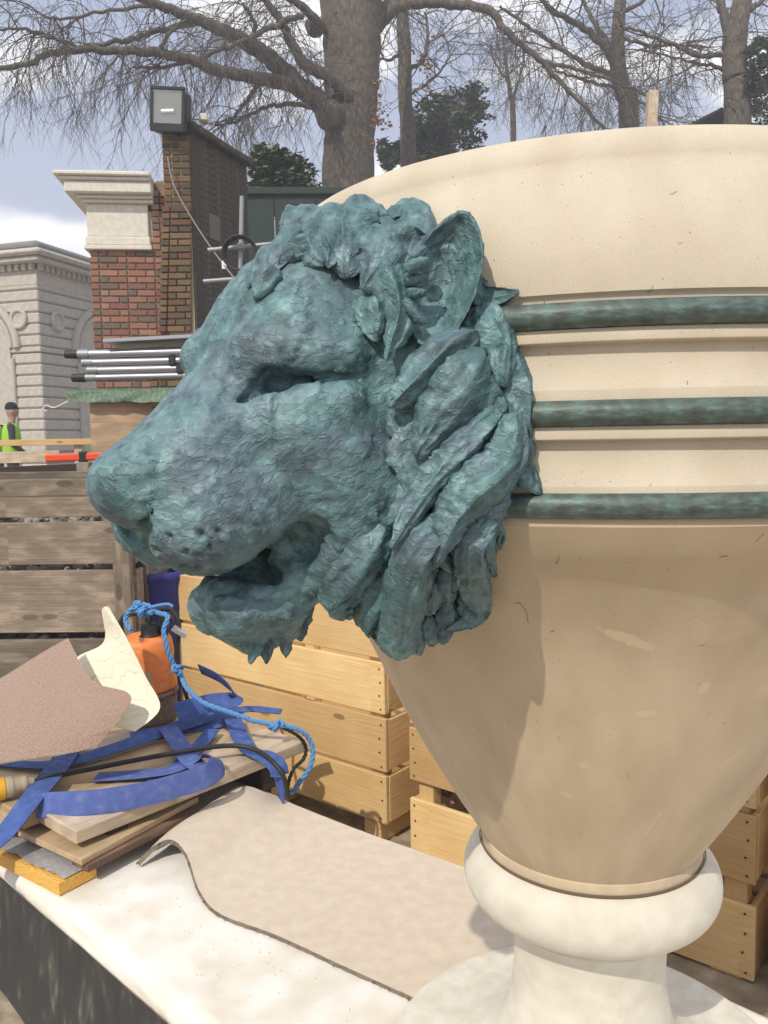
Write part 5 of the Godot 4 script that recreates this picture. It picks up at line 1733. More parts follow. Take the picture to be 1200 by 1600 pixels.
func make_yard() -> void:
	# weathered crates on the left
	var at := Vector3(-2.75, 0.0, -4.2)
	var g := "grey weathered timber crates on the left"
	var rows := [[0.0, 0.17], [0.19, 0.43], [0.455, 0.70], [0.735, 1.055], [1.085, 1.30], [1.325, 1.425], [1.43, 1.515]]
	crate(at, -0.02, 1.50, 1.1, rows, "grey weathered timber crate of rubble nearest the bench", "old", g, 311)
	part_post(at)
	stone_heap("grey_rubble", at + Vector3(0, 0.1, -0.03), -0.02, Vector3(1.45, 1.24, 0.95), 1500, 312, Color(0.70, 0.66, 0.60))
	var dk := thing("dark_crate", "dark brown open crate with grey corner posts behind the weathered one", "crate", Vector3(-3.4, -0.1, -5.75))
	for k in 6:
		part(dk, "board", bx(Vector3(1.75, 0.262, 0.025), 0.003), M.dark_wood, Transform3D(Basis(Vector3(0, 0, 1), 0.03 if k == 5 else 0.004), Vector3(0.62, 0.14 + 0.272 * k, 0.0)))
		part(dk, "end_board", bx(Vector3(0.9, 0.262, 0.025), 0.003), M.dark_wood, Transform3D(Basis(Vector3.UP, PI / 2), Vector3(1.50, 0.14 + 0.272 * k, -0.47)))
	for x in [1.36, -0.2]:
		part(dk, "post", bx(Vector3(1.66, 0.085, 0.06), 0.004), M.old_3, Transform3D(Basis(Vector3(0, 0, 1), PI / 2), Vector3(x, 0.83, 0.045)))
	# orange barrier lying on the dark crate
	var orange := plain(Color(0.93, 0.32, 0.15), 0.5)
	var bar := thing("orange_barrier", "bright orange plastic barrier section lying behind the dark crate", "barrier", Vector3(-2.17, 1.40, -6.15))
	bar.rotation.y = 0.08
	for y in [0.0, 0.10]:
		part(bar, "rail", bx(Vector3(1.7, 0.055, 0.05), 0.01), orange, Transform3D(Basis(Vector3(0, 0, 1), 0.02), Vector3(0.55, 0.1 + y, 0.0)))
	for x in [-0.28, 0.3, 0.9]:
		part(bar, "upright", bx(Vector3(0.06, 0.16, 0.052), 0.01), M.black if x < 0.0 else orange, Transform3D(Basis.IDENTITY, Vector3(x + 0.25, 0.15, 0.004)))
	part(bar, "foot", bx(Vector3(0.10, 1.48, 0.30), 0.02), M.black, Transform3D(Basis.IDENTITY, Vector3(1.2, -0.7, 0)))
	part(bar, "foot", bx(Vector3(0.10, 1.48, 0.30), 0.02), M.black, Transform3D(Basis.IDENTITY, Vector3(-0.2, -0.7, 0)))
	# blue tub and a turned knob between the crates
	var tub := thing("blue_tub", "deep blue plastic tub squeezed between grey and yellow crates", "tub", Vector3(-1.2538, -0.1, -4.55))
	var blue := plain(Color(0.13, 0.15, 0.46), 0.4)
	part(tub, "wall", MB.new().lathe([PackedVector2Array([Vector2(0.19, 1.10), Vector2(0.215, 1.095), Vector2(0.215, 1.06), Vector2(0.20, 1.05), Vector2(0.17, 0.0), Vector2(0.0, 0.0)])], 48).done(), blue)
	part(tub, "rib", MB.new().lathe([PackedVector2Array([Vector2(0.18, 0.93), Vector2(0.203, 0.925), Vector2(0.203, 0.90), Vector2(0.18, 0.895)])], 48).done(), blue)
	part(tub, "rib", MB.new().lathe([PackedVector2Array([Vector2(0.17, 0.78), Vector2(0.198, 0.775), Vector2(0.198, 0.75), Vector2(0.17, 0.745)])], 48).done(), blue)
	var ball := mesh_plain_ball(0.034)
	solo("round_stone", ball, mottled(noise(321, 0.05, 4), [[0.0, Color(0.55, 0.47, 0.40)], [1.0, Color(0.80, 0.74, 0.66)]], Vector3(9, 9, 9)), "small pale rounded stone resting on the blue tub's rim", "stone", Vector3(-1.2551, 0.9961, -4.55))
	# dark rubber bucket at the left edge
	var bk := thing("rubber_bucket", "black rubber bucket cut off by the left edge beside the dark sheet", "bucket", Vector3(-1.4647, -0.1, -2.7729))
	part(bk, "wall", MB.new().lathe([PackedVector2Array([Vector2(0.10, 0.02), Vector2(0.135, 0.26), Vector2(0.15, 0.262), Vector2(0.152, 0.245), Vector2(0.14, 0.24), Vector2(0.105, 0.0), Vector2(0.0, 0.0)])], 40).done(), M.black)
	part(bk, "handle", pipe([Vector3(0.145, 0.25, 0), Vector3(0.12, 0.17, 0.10), Vector3(0.0, 0.13, 0.155), Vector3(-0.12, 0.17, 0.10), Vector3(-0.145, 0.25, 0)], 0.006), M.galv)

func part_post(at: Vector3) -> void:
	var p := solo("fence_stake", bx(Vector3(1.32, 0.085, 0.05), 0.004), M.old_2, "grey timber stake leaning against the right end of the weathered crate", "stake", Vector3(-1.2992, 0, -4.12) + Vector3(0, 0.55, 0))
	p.basis = Basis(Vector3(0, 0, 1), PI / 2 + 0.01)
	var q := solo("fence_stake", bx(Vector3(1.30, 0.075, 0.05), 0.004), M.dark_wood, "dark brown stake standing between the weathered crate and blue tub", "stake", Vector3(-1.2693, 0, -4.3) + Vector3(0, 0.55, 0))
	q.basis = Basis(Vector3(0, 0, 1), PI / 2 + 0.03)

func mesh_plain_ball(r: float) -> ArrayMesh:
	var p := PackedVector2Array()
	for k in 17:
		var a := PI * (0.5 - k / 16.0)
		p.append(Vector2(maxf(cos(a), 0.0) * r * (1.0 + 0.06 * sin(a * 5.0)), sin(a) * r * 0.92))
	return MB.new().lathe([p], 28).done()

# ---------------------------------------------------------------- buildings
func make_buildings() -> void:
	white_house()
	brick_pier()
	wall_end()

func white_house() -> void:
	# pale stucco lodge with banded courses: corner nearest the camera, front to the left, side to the right
	var cnr: Vector3 = Vector3(-8.0518, 6.3356, -20) * Vector3(1, 0, 1)
	var side := Vector3(0.30, 0, -1).normalized()
	var front := Vector3(-1, 0, -0.26).normalized()
	var o := thing("stucco_lodge", "pale banded stucco lodge with arches and roundels at the far left", "building", cnr)
	var yaw := atan2(-side.z, side.x)
	# local frame: x along the side wall (away), z to the outside of it
	o.rotation.y = yaw
	var stucco := mottled(noise(401, 0.02, 4), [[0.0, Color(0.68, 0.66, 0.62)], [1.0, Color(0.78, 0.76, 0.72)]], Vector3(0.5, 0.5, 0.5), 0.9)
	var joint := plain(Color(0.50, 0.48, 0.46), 0.9)
	var ls := 7.0
	var lf := 5.0
	part(o, "wall", bx(Vector3(ls, 6.0, lf), 0.0), joint, Transform3D(Basis.IDENTITY, Vector3(ls * 0.5 - 0.0, 2.9, -lf * 0.5)))
	var y := -0.1
	var k := 0
	while y < 5.35:
		var h := 0.235
		if y > 3.66 and y < 3.9:
			part(o, "string_course", bx(Vector3(ls + 0.10, 0.12, lf + 0.10), 0.02), stucco, Transform3D(Basis.IDENTITY, Vector3(ls * 0.5, y + 0.06, -lf * 0.5)))
			y += 0.15
			continue
		part(o, "stone_course", bx(Vector3(ls + 0.06, h, lf + 0.06), 0.03), stucco, Transform3D(Basis.IDENTITY, Vector3(ls * 0.5, y + h * 0.5, -lf * 0.5)))
		y += 0.262
		k += 1
	# cornice with dentils
	part(o, "frieze", bx(Vector3(ls + 0.08, 0.34, lf + 0.08), 0.01), stucco, Transform3D(Basis.IDENTITY, Vector3(ls * 0.5, 5.56, -lf * 0.5)))
	part(o, "cornice", bx(Vector3(ls + 0.62, 0.13, lf + 0.62), 0.03), stucco, Transform3D(Basis.IDENTITY, Vector3(ls * 0.5, 5.93, -lf * 0.5)))
	part(o, "cornice", bx(Vector3(ls + 0.86, 0.14, lf + 0.86), 0.05), stucco, Transform3D(Basis.IDENTITY, Vector3(ls * 0.5, 6.07, -lf * 0.5)))
	part(o, "roof", bx(Vector3(ls + 0.5, 0.22, lf + 0.5), 0.08), plain(Color(0.50, 0.49, 0.48), 0.9), Transform3D(Basis.IDENTITY, Vector3(ls * 0.5, 6.24, -lf * 0.5)))
	var dent := bx(Vector3(0.11, 0.15, 0.12), 0.01)
	for q in 36:
		part(o, "dentil", dent, stucco, Transform3D(Basis.IDENTITY, Vector3(0.05 + q * 0.195, 5.79, 0.09)))
	for q in 26:
		part(o, "dentil", dent, stucco, Transform3D(Basis.IDENTITY, Vector3(-0.09, 5.79, -0.05 - q * 0.195)))
	# arches and roundels on both faces
	for face in 2:
		var f := Transform3D(Basis.IDENTITY, Vector3(0, 0, 0.03)) if face == 0 else Transform3D(Basis(Vector3.UP, -PI / 2), Vector3(-0.03, 0, 0))
		var ax := 2.35 if face == 0 else -1.72
		var rx := 0.62 if face == 0 else -0.52
		var arch := PackedVector3Array()
		var inner := PackedVector3Array()
		for s in 25:
			var a := PI * s / 24.0
			arch.append(f * Vector3(ax - cos(a) * 1.12, 3.95 + sin(a) * 1.12, 0.02))
			inner.append(f * Vector3(ax - cos(a) * 0.94, 3.95 + sin(a) * 0.94, 0.02))
		part(o, "arch_moulding", MB.new().tube(arch, radii(25, 0.10, 0.10), 8).done(), stucco)
		part(o, "arch_moulding", MB.new().tube(inner, radii(25, 0.06, 0.06), 8).done(), stucco)
		var pan := MB.new()
		var c := f * Vector3(ax, 3.95, 0.036)
		for s in 24:
			var a := PI * s / 24.0
			var b := PI * (s + 1) / 24.0
			pan.tri(c, f * Vector3(ax + cos(a) * 0.93, 3.95 + sin(a) * 0.93, 0.036), f * Vector3(ax + cos(b) * 0.93, 3.95 + sin(b) * 0.93, 0.036))
		pan.quad(f * Vector3(ax - 0.93, 0.3, 0.036), f * Vector3(ax + 0.93, 0.3, 0.036), f * Vector3(ax + 0.93, 3.95, 0.036), f * Vector3(ax - 0.93, 3.95, 0.036))
		part(o, "arch_panel", pan.done(), stucco)
		for s in [-1.0, 1.0]:
			part(o, "arch_jamb", MB.new().tube(PackedVector3Array([f * Vector3(ax + s * 0.97, 0.2, 0.02), f * Vector3(ax + s * 0.97, 3.70, 0.02)]), radii(2, 0.06, 0.06), 8).done(), stucco)
		var ring := PackedVector3Array()
		for s in 25:
			var a := TAU * s / 24.0
			ring.append(f * Vector3(rx + cos(a) * 0.20, 4.62 + sin(a) * 0.20, 0.02))
		part(o, "roundel", MB.new().tube(ring, radii(25, 0.055, 0.055), 8, false).done(), stucco)
		var dish := MB.new()
		for s in 24:
			var a := TAU * s / 24.0
			var b := TAU * (s + 1) / 24.0
			dish.tri(f * Vector3(rx, 4.62, 0.012), f * Vector3(rx + cos(a) * 0.2, 4.62 + sin(a) * 0.2, 0.034), f * Vector3(rx + cos(b) * 0.2, 4.62 + sin(b) * 0.2, 0.034))
		part(o, "roundel_dish", dish.done(), stucco)

func brick_mats() -> Array:
	var red := []
	for q in [Color(0.56, 0.39, 0.32), Color(0.61, 0.43, 0.35), Color(0.53, 0.37, 0.31), Color(0.59, 0.45, 0.37), Color(0.46, 0.39, 0.34), Color(0.64, 0.48, 0.40)]:
		red.append(mottled(noise(410 + red.size(), 0.05, 4), [[0.0, q * 0.85], [1.0, q * 1.08]], Vector3(4, 4, 4), 0.95, 0.3))
	var brown := []
	for q in [Color(0.40, 0.33, 0.24), Color(0.46, 0.38, 0.27), Color(0.35, 0.30, 0.23), Color(0.50, 0.40, 0.28), Color(0.44, 0.31, 0.24)]:
		brown.append(mottled(noise(420 + brown.size(), 0.05, 4), [[0.0, q * 0.8], [1.0, q * 1.1]], Vector3(4, 4, 4), 0.95, 0.3))
	return [red, brown]

# a face of bricks: stretchers and headers with random tone, on x-y at z, each brick its own part
func brick_face(o: Node3D, x0: float, x1: float, y0: float, y1: float, z: float, mats: Array, r: RandomNumberGenerator, lean0 := 0.0, lean1 := 0.0, dep := 0.10) -> void:
	var y := y0
	var row := 0
	while y < y1 - 0.03:
		var t := (y1 - y) / (y1 - y0)
		var a := x0 + lean0 * t
		var b := x1 + lean1 * t
		var x := a
		var first := row % 2 == 1
		var k := 0
		while x < b - 0.02:
			var w := 0.102 if ((k + row) % 2 == 0) else 0.213
			if first and k == 0:
				w = 0.102
			w = minf(w, b - x)
			if b - x - w < 0.05:
				w = b - x
			var j := r.randf_range(0.0, 0.007)
			part(o, "brick", bx(Vector3(w - 0.014, 0.061, dep), 0.005), mats[r.randi_range(0, mats.size() - 1)], Transform3D(Basis(Vector3(0, 0, 1), r.randf_range(-0.006, 0.006)), Vector3(x + w * 0.5, y + 0.032, z - dep * 0.5 + j)))
			x += w
			k += 1
		y += 0.0755
		row += 1

func brick_pier() -> void:
	var mats := brick_mats()
	var r := RandomNumberGenerator.new()
	r.seed = 430
	var o := thing("brick_pier", "red brick gate pier with a heavy white stone cornice", "pier", Vector3(-2.48, 0, -10.0))
	o.rotation.y = 0.12
	var mortar := plain(Color(0.74, 0.69, 0.60), 0.95)
	part(o, "core", bx(Vector3(0.84, 4.45, 0.84), 0.0), mortar, Transform3D(Basis.IDENTITY, Vector3(-0.44, 2.125, -0.44)))
	brick_face(o, -0.88, 0.0, 1.95, 3.92, 0.008, mats[0], r)
	brick_face(o, -0.17, 0.0, 3.914, 4.60, 0.008, mats[0], r)
	# left return of the pier
	var left := Node3D.new()
	for k in 27:
		for q in 4:
			part(o, "brick", bx(Vector3(0.10, 0.063, 0.20), 0.005), mats[0][r.randi_range(0, 5)], Transform3D(Basis.IDENTITY, Vector3(-0.845 + r.randf_range(0, 0.004), 1.98 + k * 0.0755, -0.14 - q * 0.213 - (0.1 if k % 2 == 1 else 0.0))))
	left.free()
	var lime := mottled(noise(433, 0.02, 4), [[0.0, Color(0.80, 0.78, 0.73)], [1.0, Color(0.88, 0.86, 0.81)]], Vector3(1, 1, 1), 0.9)
	part(o, "necking", bx(Vector3(0.76, 0.05, 0.98), 0.008), lime, Transform3D(Basis.IDENTITY, Vector3(-0.545, 3.925, -0.42)))
	part(o, "necking", bx(Vector3(0.73, 0.10, 0.94), 0.012), lime, Transform3D(Basis.IDENTITY, Vector3(-0.545, 4.00, -0.42)))
	part(o, "frieze", bx(Vector3(0.69, 0.37, 0.90), 0.008), lime, Transform3D(Basis.IDENTITY, Vector3(-0.545, 4.236, -0.42)))
	for q in [[0.04, 0.04, 4.441], [0.09, 0.04, 4.481], [0.20, 0.13, 4.566], [0.25, 0.04, 4.651], [0.30, 0.05, 4.696]]:
		part(o, "cornice", bx(Vector3(0.755 + q[0], q[1] - 0.002, 0.95 + q[0] * 1.4), 0.012), lime, Transform3D(Basis.IDENTITY, Vector3(-0.5075 - q[0] * 0.5, q[2], -0.42)))
	part(o, "cornice_return", bx(Vector3(0.22, 0.33, 0.70), 0.02), mottled(noise(434, 0.03, 4), [[0.0, Color(0.42, 0.36, 0.30)], [1.0, Color(0.60, 0.52, 0.44)]], Vector3(3, 3, 3)), Transform3D(Basis.IDENTITY, Vector3(-0.015, 4.56, -0.43)))  # brown tone paints the shade on this side of the pale cornice

func wall_end() -> void:
	var mats := brick_mats()
	var r := RandomNumberGenerator.new()
	r.seed = 440
	var at := Vector3(-2.50, 0, -9.93)
	var o := thing("brick_wall", "tall old brown brick wall running back behind the red pier, floodlit end", "wall", at)
	o.set_meta("label", "tall old brown brick wall running back behind the red brick pier")
	o.rotation.y = 0.0
	var mortar := plain(Color(0.68, 0.62, 0.50), 0.95)
	brick_face(o, 0.02, 0.34, 4.36, 5.28, 0.0, mats[1], r)
	brick_face(o, 0.0, 0.34, 2.96, 4.36, 0.03, mats[1], r, -0.10, -0.05)
	brick_face(o, -0.22, 0.36, 1.95, 2.95, 0.05, mats[1], r)
	part(o, "core", bx(Vector3(0.30, 5.2, 0.2), 0.0), mortar, Transform3D(Basis.IDENTITY, Vector3(0.172, 2.6, -0.118)))
	part(o, "core", bx(Vector3(0.54, 3.0, 0.2), 0.0), mortar, Transform3D(Basis.IDENTITY, Vector3(0.065, 1.42, -0.084)))
	# the long side, shade put into its dark colour, a rough face with the courses cut in relief
	var side := Vector3(0.36, 0, -1).normalized()
	var yaw := atan2(-side.z, side.x)
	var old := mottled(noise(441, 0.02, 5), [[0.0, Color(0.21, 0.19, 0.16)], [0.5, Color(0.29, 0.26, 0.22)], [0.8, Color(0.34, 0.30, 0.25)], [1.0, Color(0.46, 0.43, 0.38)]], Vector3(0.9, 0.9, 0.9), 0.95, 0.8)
	var run := Transform3D(Basis(Vector3.UP, yaw), Vector3(0.34, 0, -0.03))
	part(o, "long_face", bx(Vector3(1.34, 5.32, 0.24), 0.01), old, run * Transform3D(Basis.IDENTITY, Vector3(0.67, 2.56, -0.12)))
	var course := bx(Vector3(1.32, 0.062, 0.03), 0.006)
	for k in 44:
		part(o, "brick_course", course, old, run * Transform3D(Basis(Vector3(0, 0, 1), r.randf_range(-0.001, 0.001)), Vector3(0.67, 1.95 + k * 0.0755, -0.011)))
	# sloping coping stones
	for k in 3:
		part(o, "coping_stone", bx(Vector3(0.468, 0.09, 0.42), 0.015), old, run * Transform3D(Basis(Vector3(0, 0, 1), r.randf_range(-0.01, 0.01)), Vector3(0.18 + k * 0.476, 5.27 + r.randf_range(-0.008, 0.008), -0.12)))
	part(o, "vent", bx(Vector3(0.24, 0.3, 0.03), 0.008), plain(Color(0.42, 0.40, 0.36), 0.9), run * Transform3D(Basis.IDENTITY, Vector3(0.45, 4.25, 0.012)))
	# floodlight on the wall end
	var fl := thing("floodlight", "square black floodlight with a glass front on the wall end", "floodlight", Vector3(-2.3515, 5.4063, -9.75))
	fl.rotation = Vector3(0.10, -0.12, -0.10)
	var black := plain(Color(0.10, 0.10, 0.105), 0.5)
	part(fl, "housing", MB.new().box(Vector3(0.40, 0.44, 0.22), 0.03).done(), black, Transform3D(Basis(Vector3(1, 0, 0), 0.10), Vector3(0, -0.01, -0.14)))
	for q in [[0.40, 0.035, 0, 0.213], [0.40, 0.085, 0, -0.20], [0.035, 0.35, -0.183, 0.018], [0.035, 0.35, 0.183, 0.018]]:
		part(fl, "bezel", bx(Vector3(q[0], q[1], 0.04), 0.006), black, Transform3D(Basis.IDENTITY, Vector3(q[2], q[3], 0.0)))
	var mirror := plain(Color(0.50, 0.50, 0.48), 0.4, 0.4)
	part(fl, "reflector", bx(Vector3(0.325, 0.34, 0.01), 0.0), mirror, Transform3D(Basis.IDENTITY, Vector3(0, 0.018, -0.016)))
	part(fl, "bulb", MB.new().tube(PackedVector3Array([Vector3(-0.07, -0.03, 0.0), Vector3(0.075, -0.02, 0.0)]), radii(2, 0.022, 0.022), 10).done(), plain(Color(0.96, 0.96, 0.94), 0.2))
	var glass := plain(Color(0.8, 0.85, 0.85, 0.12), 0.05)
	glass.transparency = BaseMaterial3D.TRANSPARENCY_ALPHA
	part(fl, "glass", bx(Vector3(0.33, 0.345, 0.004), 0.0), glass, Transform3D(Basis.IDENTITY, Vector3(0, 0.018, 0.012)))
	part(fl, "bracket", pipe([Vector3(0.06, -0.22, -0.16), Vector3(0.12, -0.30, -0.2), Vector3(0.14, -0.40, -0.2)], 0.02), black)
	solo("sensor_box", bx(Vector3(0.10, 0.08, 0.14), 0.012), plain(Color(0.80, 0.79, 0.72), 0.6), "small cream sensor box fixed near the top of the brown wall", "sensor", Vector3(-2.016, 5.4178, -10.1))
	var cab := thing("drop_cable", "thin grey cable with a white tag slanting down the brown wall", "cable")
	part(cab, "cable", pipe([Vector3(-2.3846, 4.9018, -9.8), Vector3(-2.3377, 4.6195, -9.8), Vector3(-2.2031, 4.3342, -9.8), Vector3(-2.0002, 3.999, -9.75), Vector3(-1.8037, 3.7149, -9.7), Vector3(-1.5989, 3.4515, -9.6)], 0.009, 6), plain(Color(0.55, 0.53, 0.50), 0.7))
	part(cab, "tag", bx(Vector3(0.05, 0.09, 0.006), 0.001), plain(Color(0.9, 0.9, 0.88), 0.6), Transform3D(Basis.IDENTITY, Vector3(-1.7652, 3.6677, -9.68)))
	# scaffold tubes and a coiled hose in front of the wall
	var sc := thing("scaffold_tower", "upright galvanised scaffold tube with two ledgers before the brown wall", "scaffold")
	part(sc, "upright", pipe([Vector3(-1.4617, 4.2827, -9.2), Vector3(-1.5111, 3.3917, -9.2), Vector3(-1.6183, 1.6031, -9.2), Vector3(-1.6983, 0.0389, -9.2)], 0.024, 12), M.galv)
	part(sc, "ledger", pipe([Vector3(-1.8343, 3.7167, -9.15), Vector3(-0.9083, 3.7881, -9.15), Vector3(0.0507, 3.8656, -9.15)], 0.024, 12), M.galv)
	part(sc, "ledger", pipe([Vector3(-1.8941, 3.3891, -9.15), Vector3(-1.1924, 3.4312, -9.15), Vector3(0.0445, 3.5046, -9.15)], 0.024, 12), M.galv)
	for q in [Vector3(-1.4807, 3.7486, -9.17), Vector3(-1.4984, 3.413, -9.17)]:
		part(sc, "clamp", bx(Vector3(0.09, 0.07, 0.10), 0.015), M.galv, Transform3D(Basis.IDENTITY, q))
	var hose := thing("hose_coil", "coil of black hose hung on the scaffold ledger", "hose")
	var hc: Vector3 = Vector3(-1.4786, 3.6581, -9.06)
	for k in 4:
		var p := PackedVector3Array()
		for s in 33:
			var a := TAU * s / 32.0
			p.append(hc + Vector3(cos(a) * (0.155 + 0.01 * k), sin(a) * (0.16 + 0.007 * k), 0.02 * k - 0.03))
		part(hose, "loop", MB.new().tube(p, radii(33, 0.009, 0.009), 8, false).done(), M.black)
	# dark green hoarding further back
	var green := mottled(noise(451, 0.03, 4), [[0.0, Color(0.13, 0.18, 0.16)], [1.0, Color(0.19, 0.25, 0.22)]], Vector3(1, 1, 1), 0.8)
	var h := thing("green_hoarding", "dark green boarded hoarding between the brown wall and the urn", "hoarding", Vector3(-2.15, 0, -12.6))
	h.rotation.y = 0.05
	for k in 9:
		part(h, "panel", bx(Vector3(0.60, 5.4, 0.04), 0.006), green, Transform3D(Basis.IDENTITY, Vector3(0.31 + k * 0.61, 2.55, 0.0)))
	part(h, "rail", bx(Vector3(5.6, 0.10, 0.12), 0.01), green, Transform3D(Basis.IDENTITY, Vector3(2.8, 5.30, 0.02)))

# ---------------------------------------------------------------- plywood store with tubes on its roof
func make_tubes() -> void:
	var st := thing("plywood_store", "weathered plywood store box with a green tarpaulin top under silver tubes", "box", Vector3(-2.50, -0.1, -7.2))
	var ply := timber(timber_picture(461, Color(0.80, 0.69, 0.55), Color(0.62, 0.49, 0.37), 4, 0.35), Vector3(0.2, 0.4, 0.1), Color(1, 1, 1), 0.85, Vector3(0.35, 0.7, 0.7))
	part(st, "front_panel", bx(Vector3(2.2, 2.2, 0.02), 0.003), ply, Transform3D(Basis.IDENTITY, Vector3(1.1, 1.1, 0.0)))
	part(st, "side_panel", bx(Vector3(1.1, 2.2, 0.02), 0.003), ply, Transform3D(Basis(Vector3.UP, PI / 2), Vector3(0.012, 1.1, -0.57)))
	part(st, "side_panel", bx(Vector3(1.1, 2.2, 0.02), 0.003), ply, Transform3D(Basis(Vector3.UP, PI / 2), Vector3(2.188, 1.1, -0.57)))
	part(st, "roof", bx(Vector3(2.3, 0.03, 1.25), 0.003), ply, Transform3D(Basis.IDENTITY, Vector3(1.1, 2.218, -0.55)))
	var tarp := mottled(noise(462, 0.03, 5), [[0.0, Color(0.26, 0.36, 0.27)], [0.6, Color(0.36, 0.46, 0.36)], [1.0, Color(0.60, 0.64, 0.56)]], Vector3(2, 2, 2), 0.6, 0.3)
	var p := PackedVector3Array()
	var nz := noise(463, 2.2, 3)
	for r in 9:
		for q in 60:
			var x := -0.16 + 2.6 * q / 59.0
			var n := nz.get_noise_2d(x, r * 0.1)
			if r < 4:
				p.append(Vector3(x, 2.245 + 0.012 * n, -1.2 + 0.34 * r + 0.02 * n))
			else:
				p.append(Vector3(x, 2.245 - 0.031 * (r - 4) - 0.02 * n * (r - 3) * 0.3, 0.075 + 0.03 * n + 0.010 * (r - 4)))
	part(st, "tarpaulin", MB.new().grid(p, 60, 9, false, 1, 1, true).done(), tarp)
	part(st, "tie_cord", pipe([Vector3(-0.15, 2.14, 0.1), Vector3(-0.26, 2.09, 0.11), Vector3(-0.33, 2.11, 0.1), Vector3(-0.36, 2.08, 0.1), Vector3(-0.33, 2.06, 0.1)], 0.006, 6), plain(Color(0.85, 0.84, 0.80)))
	# tower tubes, each a thing
	var alu := plain(Color(0.66, 0.67, 0.69), 0.42, 0.55)
	var rows := [[2.275, 0.10, 0.0, "bright aluminium tube lowest at the front of the stack on the store", 0.027], [2.335, 0.08, 0.02, "second aluminium tube up, a black clip on it, on the store", 0.030], [2.400, 0.06, -0.02, "third aluminium tube up from the green tarpaulin, a black clip on it", 0.030], [2.470, 0.05, -0.05, "topmost of the straight aluminium tubes on the store", 0.034]]
	for k in rows.size():
		var q = rows[k]
		var t := thing("scaffold_tube", q[3], "tube", Vector3(-2.44 + q[2], q[0] - 0.1 + 0.06, -7.10), "aluminium tubes stacked on the plywood store")
		part(t, "barrel", MB.new().tube(PackedVector3Array([Vector3(0, 0, 0), Vector3(1.2, 0.008, 0), Vector3(2.3, 0.012, -0.02)]), radii(3, q[4], q[4]), 16).done(), alu)
		part(t, "end_socket", MB.new().tube(PackedVector3Array([Vector3(-0.05, 0, 0), Vector3(0.04, 0, 0)]), radii(2, q[4] * 1.18, q[4] * 1.18), 14).done(), M.galv)
		if k % 3 == 0:
			part(t, "coupler", MB.new().tube(PackedVector3Array([Vector3(-0.16, 0, 0), Vector3(-0.05, 0, 0)]), radii(2, 0.034, 0.040), 12).done(), M.black)
		if k in [1, 2]:
			part(t, "clip", bx(Vector3(0.055, 0.075, 0.07), 0.008), M.black, Transform3D(Basis.IDENTITY, Vector3(0.75 - 0.02 * k, 0.0, 0.01)))
		# the rear tube of the same rung level
		var b := thing("scaffold_tube", ["aluminium tube hidden behind the lowest front tube", "aluminium tube just behind the clipped second tube", "aluminium tube just behind the third one up", "aluminium tube just behind the topmost straight one"][k], "tube", Vector3(-2.42 + q[2], q[0] - 0.1 + 0.075, -7.30), "aluminium tubes stacked on the plywood store")
		part(b, "barrel", MB.new().tube(PackedVector3Array([Vector3(0, 0, 0), Vector3(2.3, 0.01, 0)]), radii(2, q[4], q[4]), 16).done(), M.galv)
	var tray := solo("deck_panel", bx(Vector3(1.9, 0.03, 0.5), 0.004), alu, "pale flat metal deck panel sloping on top of the tubes", "panel", Vector3(-1.35, 2.56, -7.25))
	tray.rotation = Vector3(0.0, 0.0, 0.035)
	# timber rails of the barrier further back
	var fence := thing("timber_barrier", "low rough timber rail barrier in front of the workers at far left", "barrier", Vector3(-4.4, -0.1, -9.6))
	part(fence, "rail", bx(Vector3(3.4, 0.07, 0.04), 0.004), M.fresh_1, Transform3D(Basis.IDENTITY, Vector3(-0.5, 1.80, 0.0)))
	part(fence, "rail", bx(Vector3(3.4, 0.13, 0.04), 0.004), M.board, Transform3D(Basis(Vector3(0, 0, 1), 0.012), Vector3(-1.0, 1.62, 0.0)))
	for x in [-1.9, -0.55, 0.9]:
		part(fence, "post", bx(Vector3(1.95 if x < -0.5 else 1.75, 0.09, 0.07), 0.004), M.board, Transform3D(Basis(Vector3(0, 0, 1), PI / 2), Vector3(x * 1.0, 0.92, -0.06)))

# ---------------------------------------------------------------- two site workers
func make_workers() -> void:
	var deck := thing("timber_deck", "low timber deck the two workers stand on behind the barrier", "platform", Vector3(-6.28, -0.1, -14.1))
	for k in 8:
		part(deck, "deck_board", bx(Vector3(2.6, 0.04, 0.14), 0.004), M.board, Transform3D(Basis.IDENTITY, Vector3(0, 0.519, -0.55 + k * 0.15)))
	for x in [-1.1, 0.0, 1.1]:
		part(deck, "joist", bx(Vector3(0.08, 0.497, 1.2), 0.004), M.board, Transform3D(Basis.IDENTITY, Vector3(x, 0.249, -0.02)))
	worker(Vector3(-6.1801, 0.4391, -14), 0.5, "person in a yellow hi-vis vest and dark cap behind the timber barrier", 501)
	worker(Vector3(-6.6494, 0.4391, -14.3), -0.6, "person in hi-vis at the very edge of the frame, beside another worker", 502)

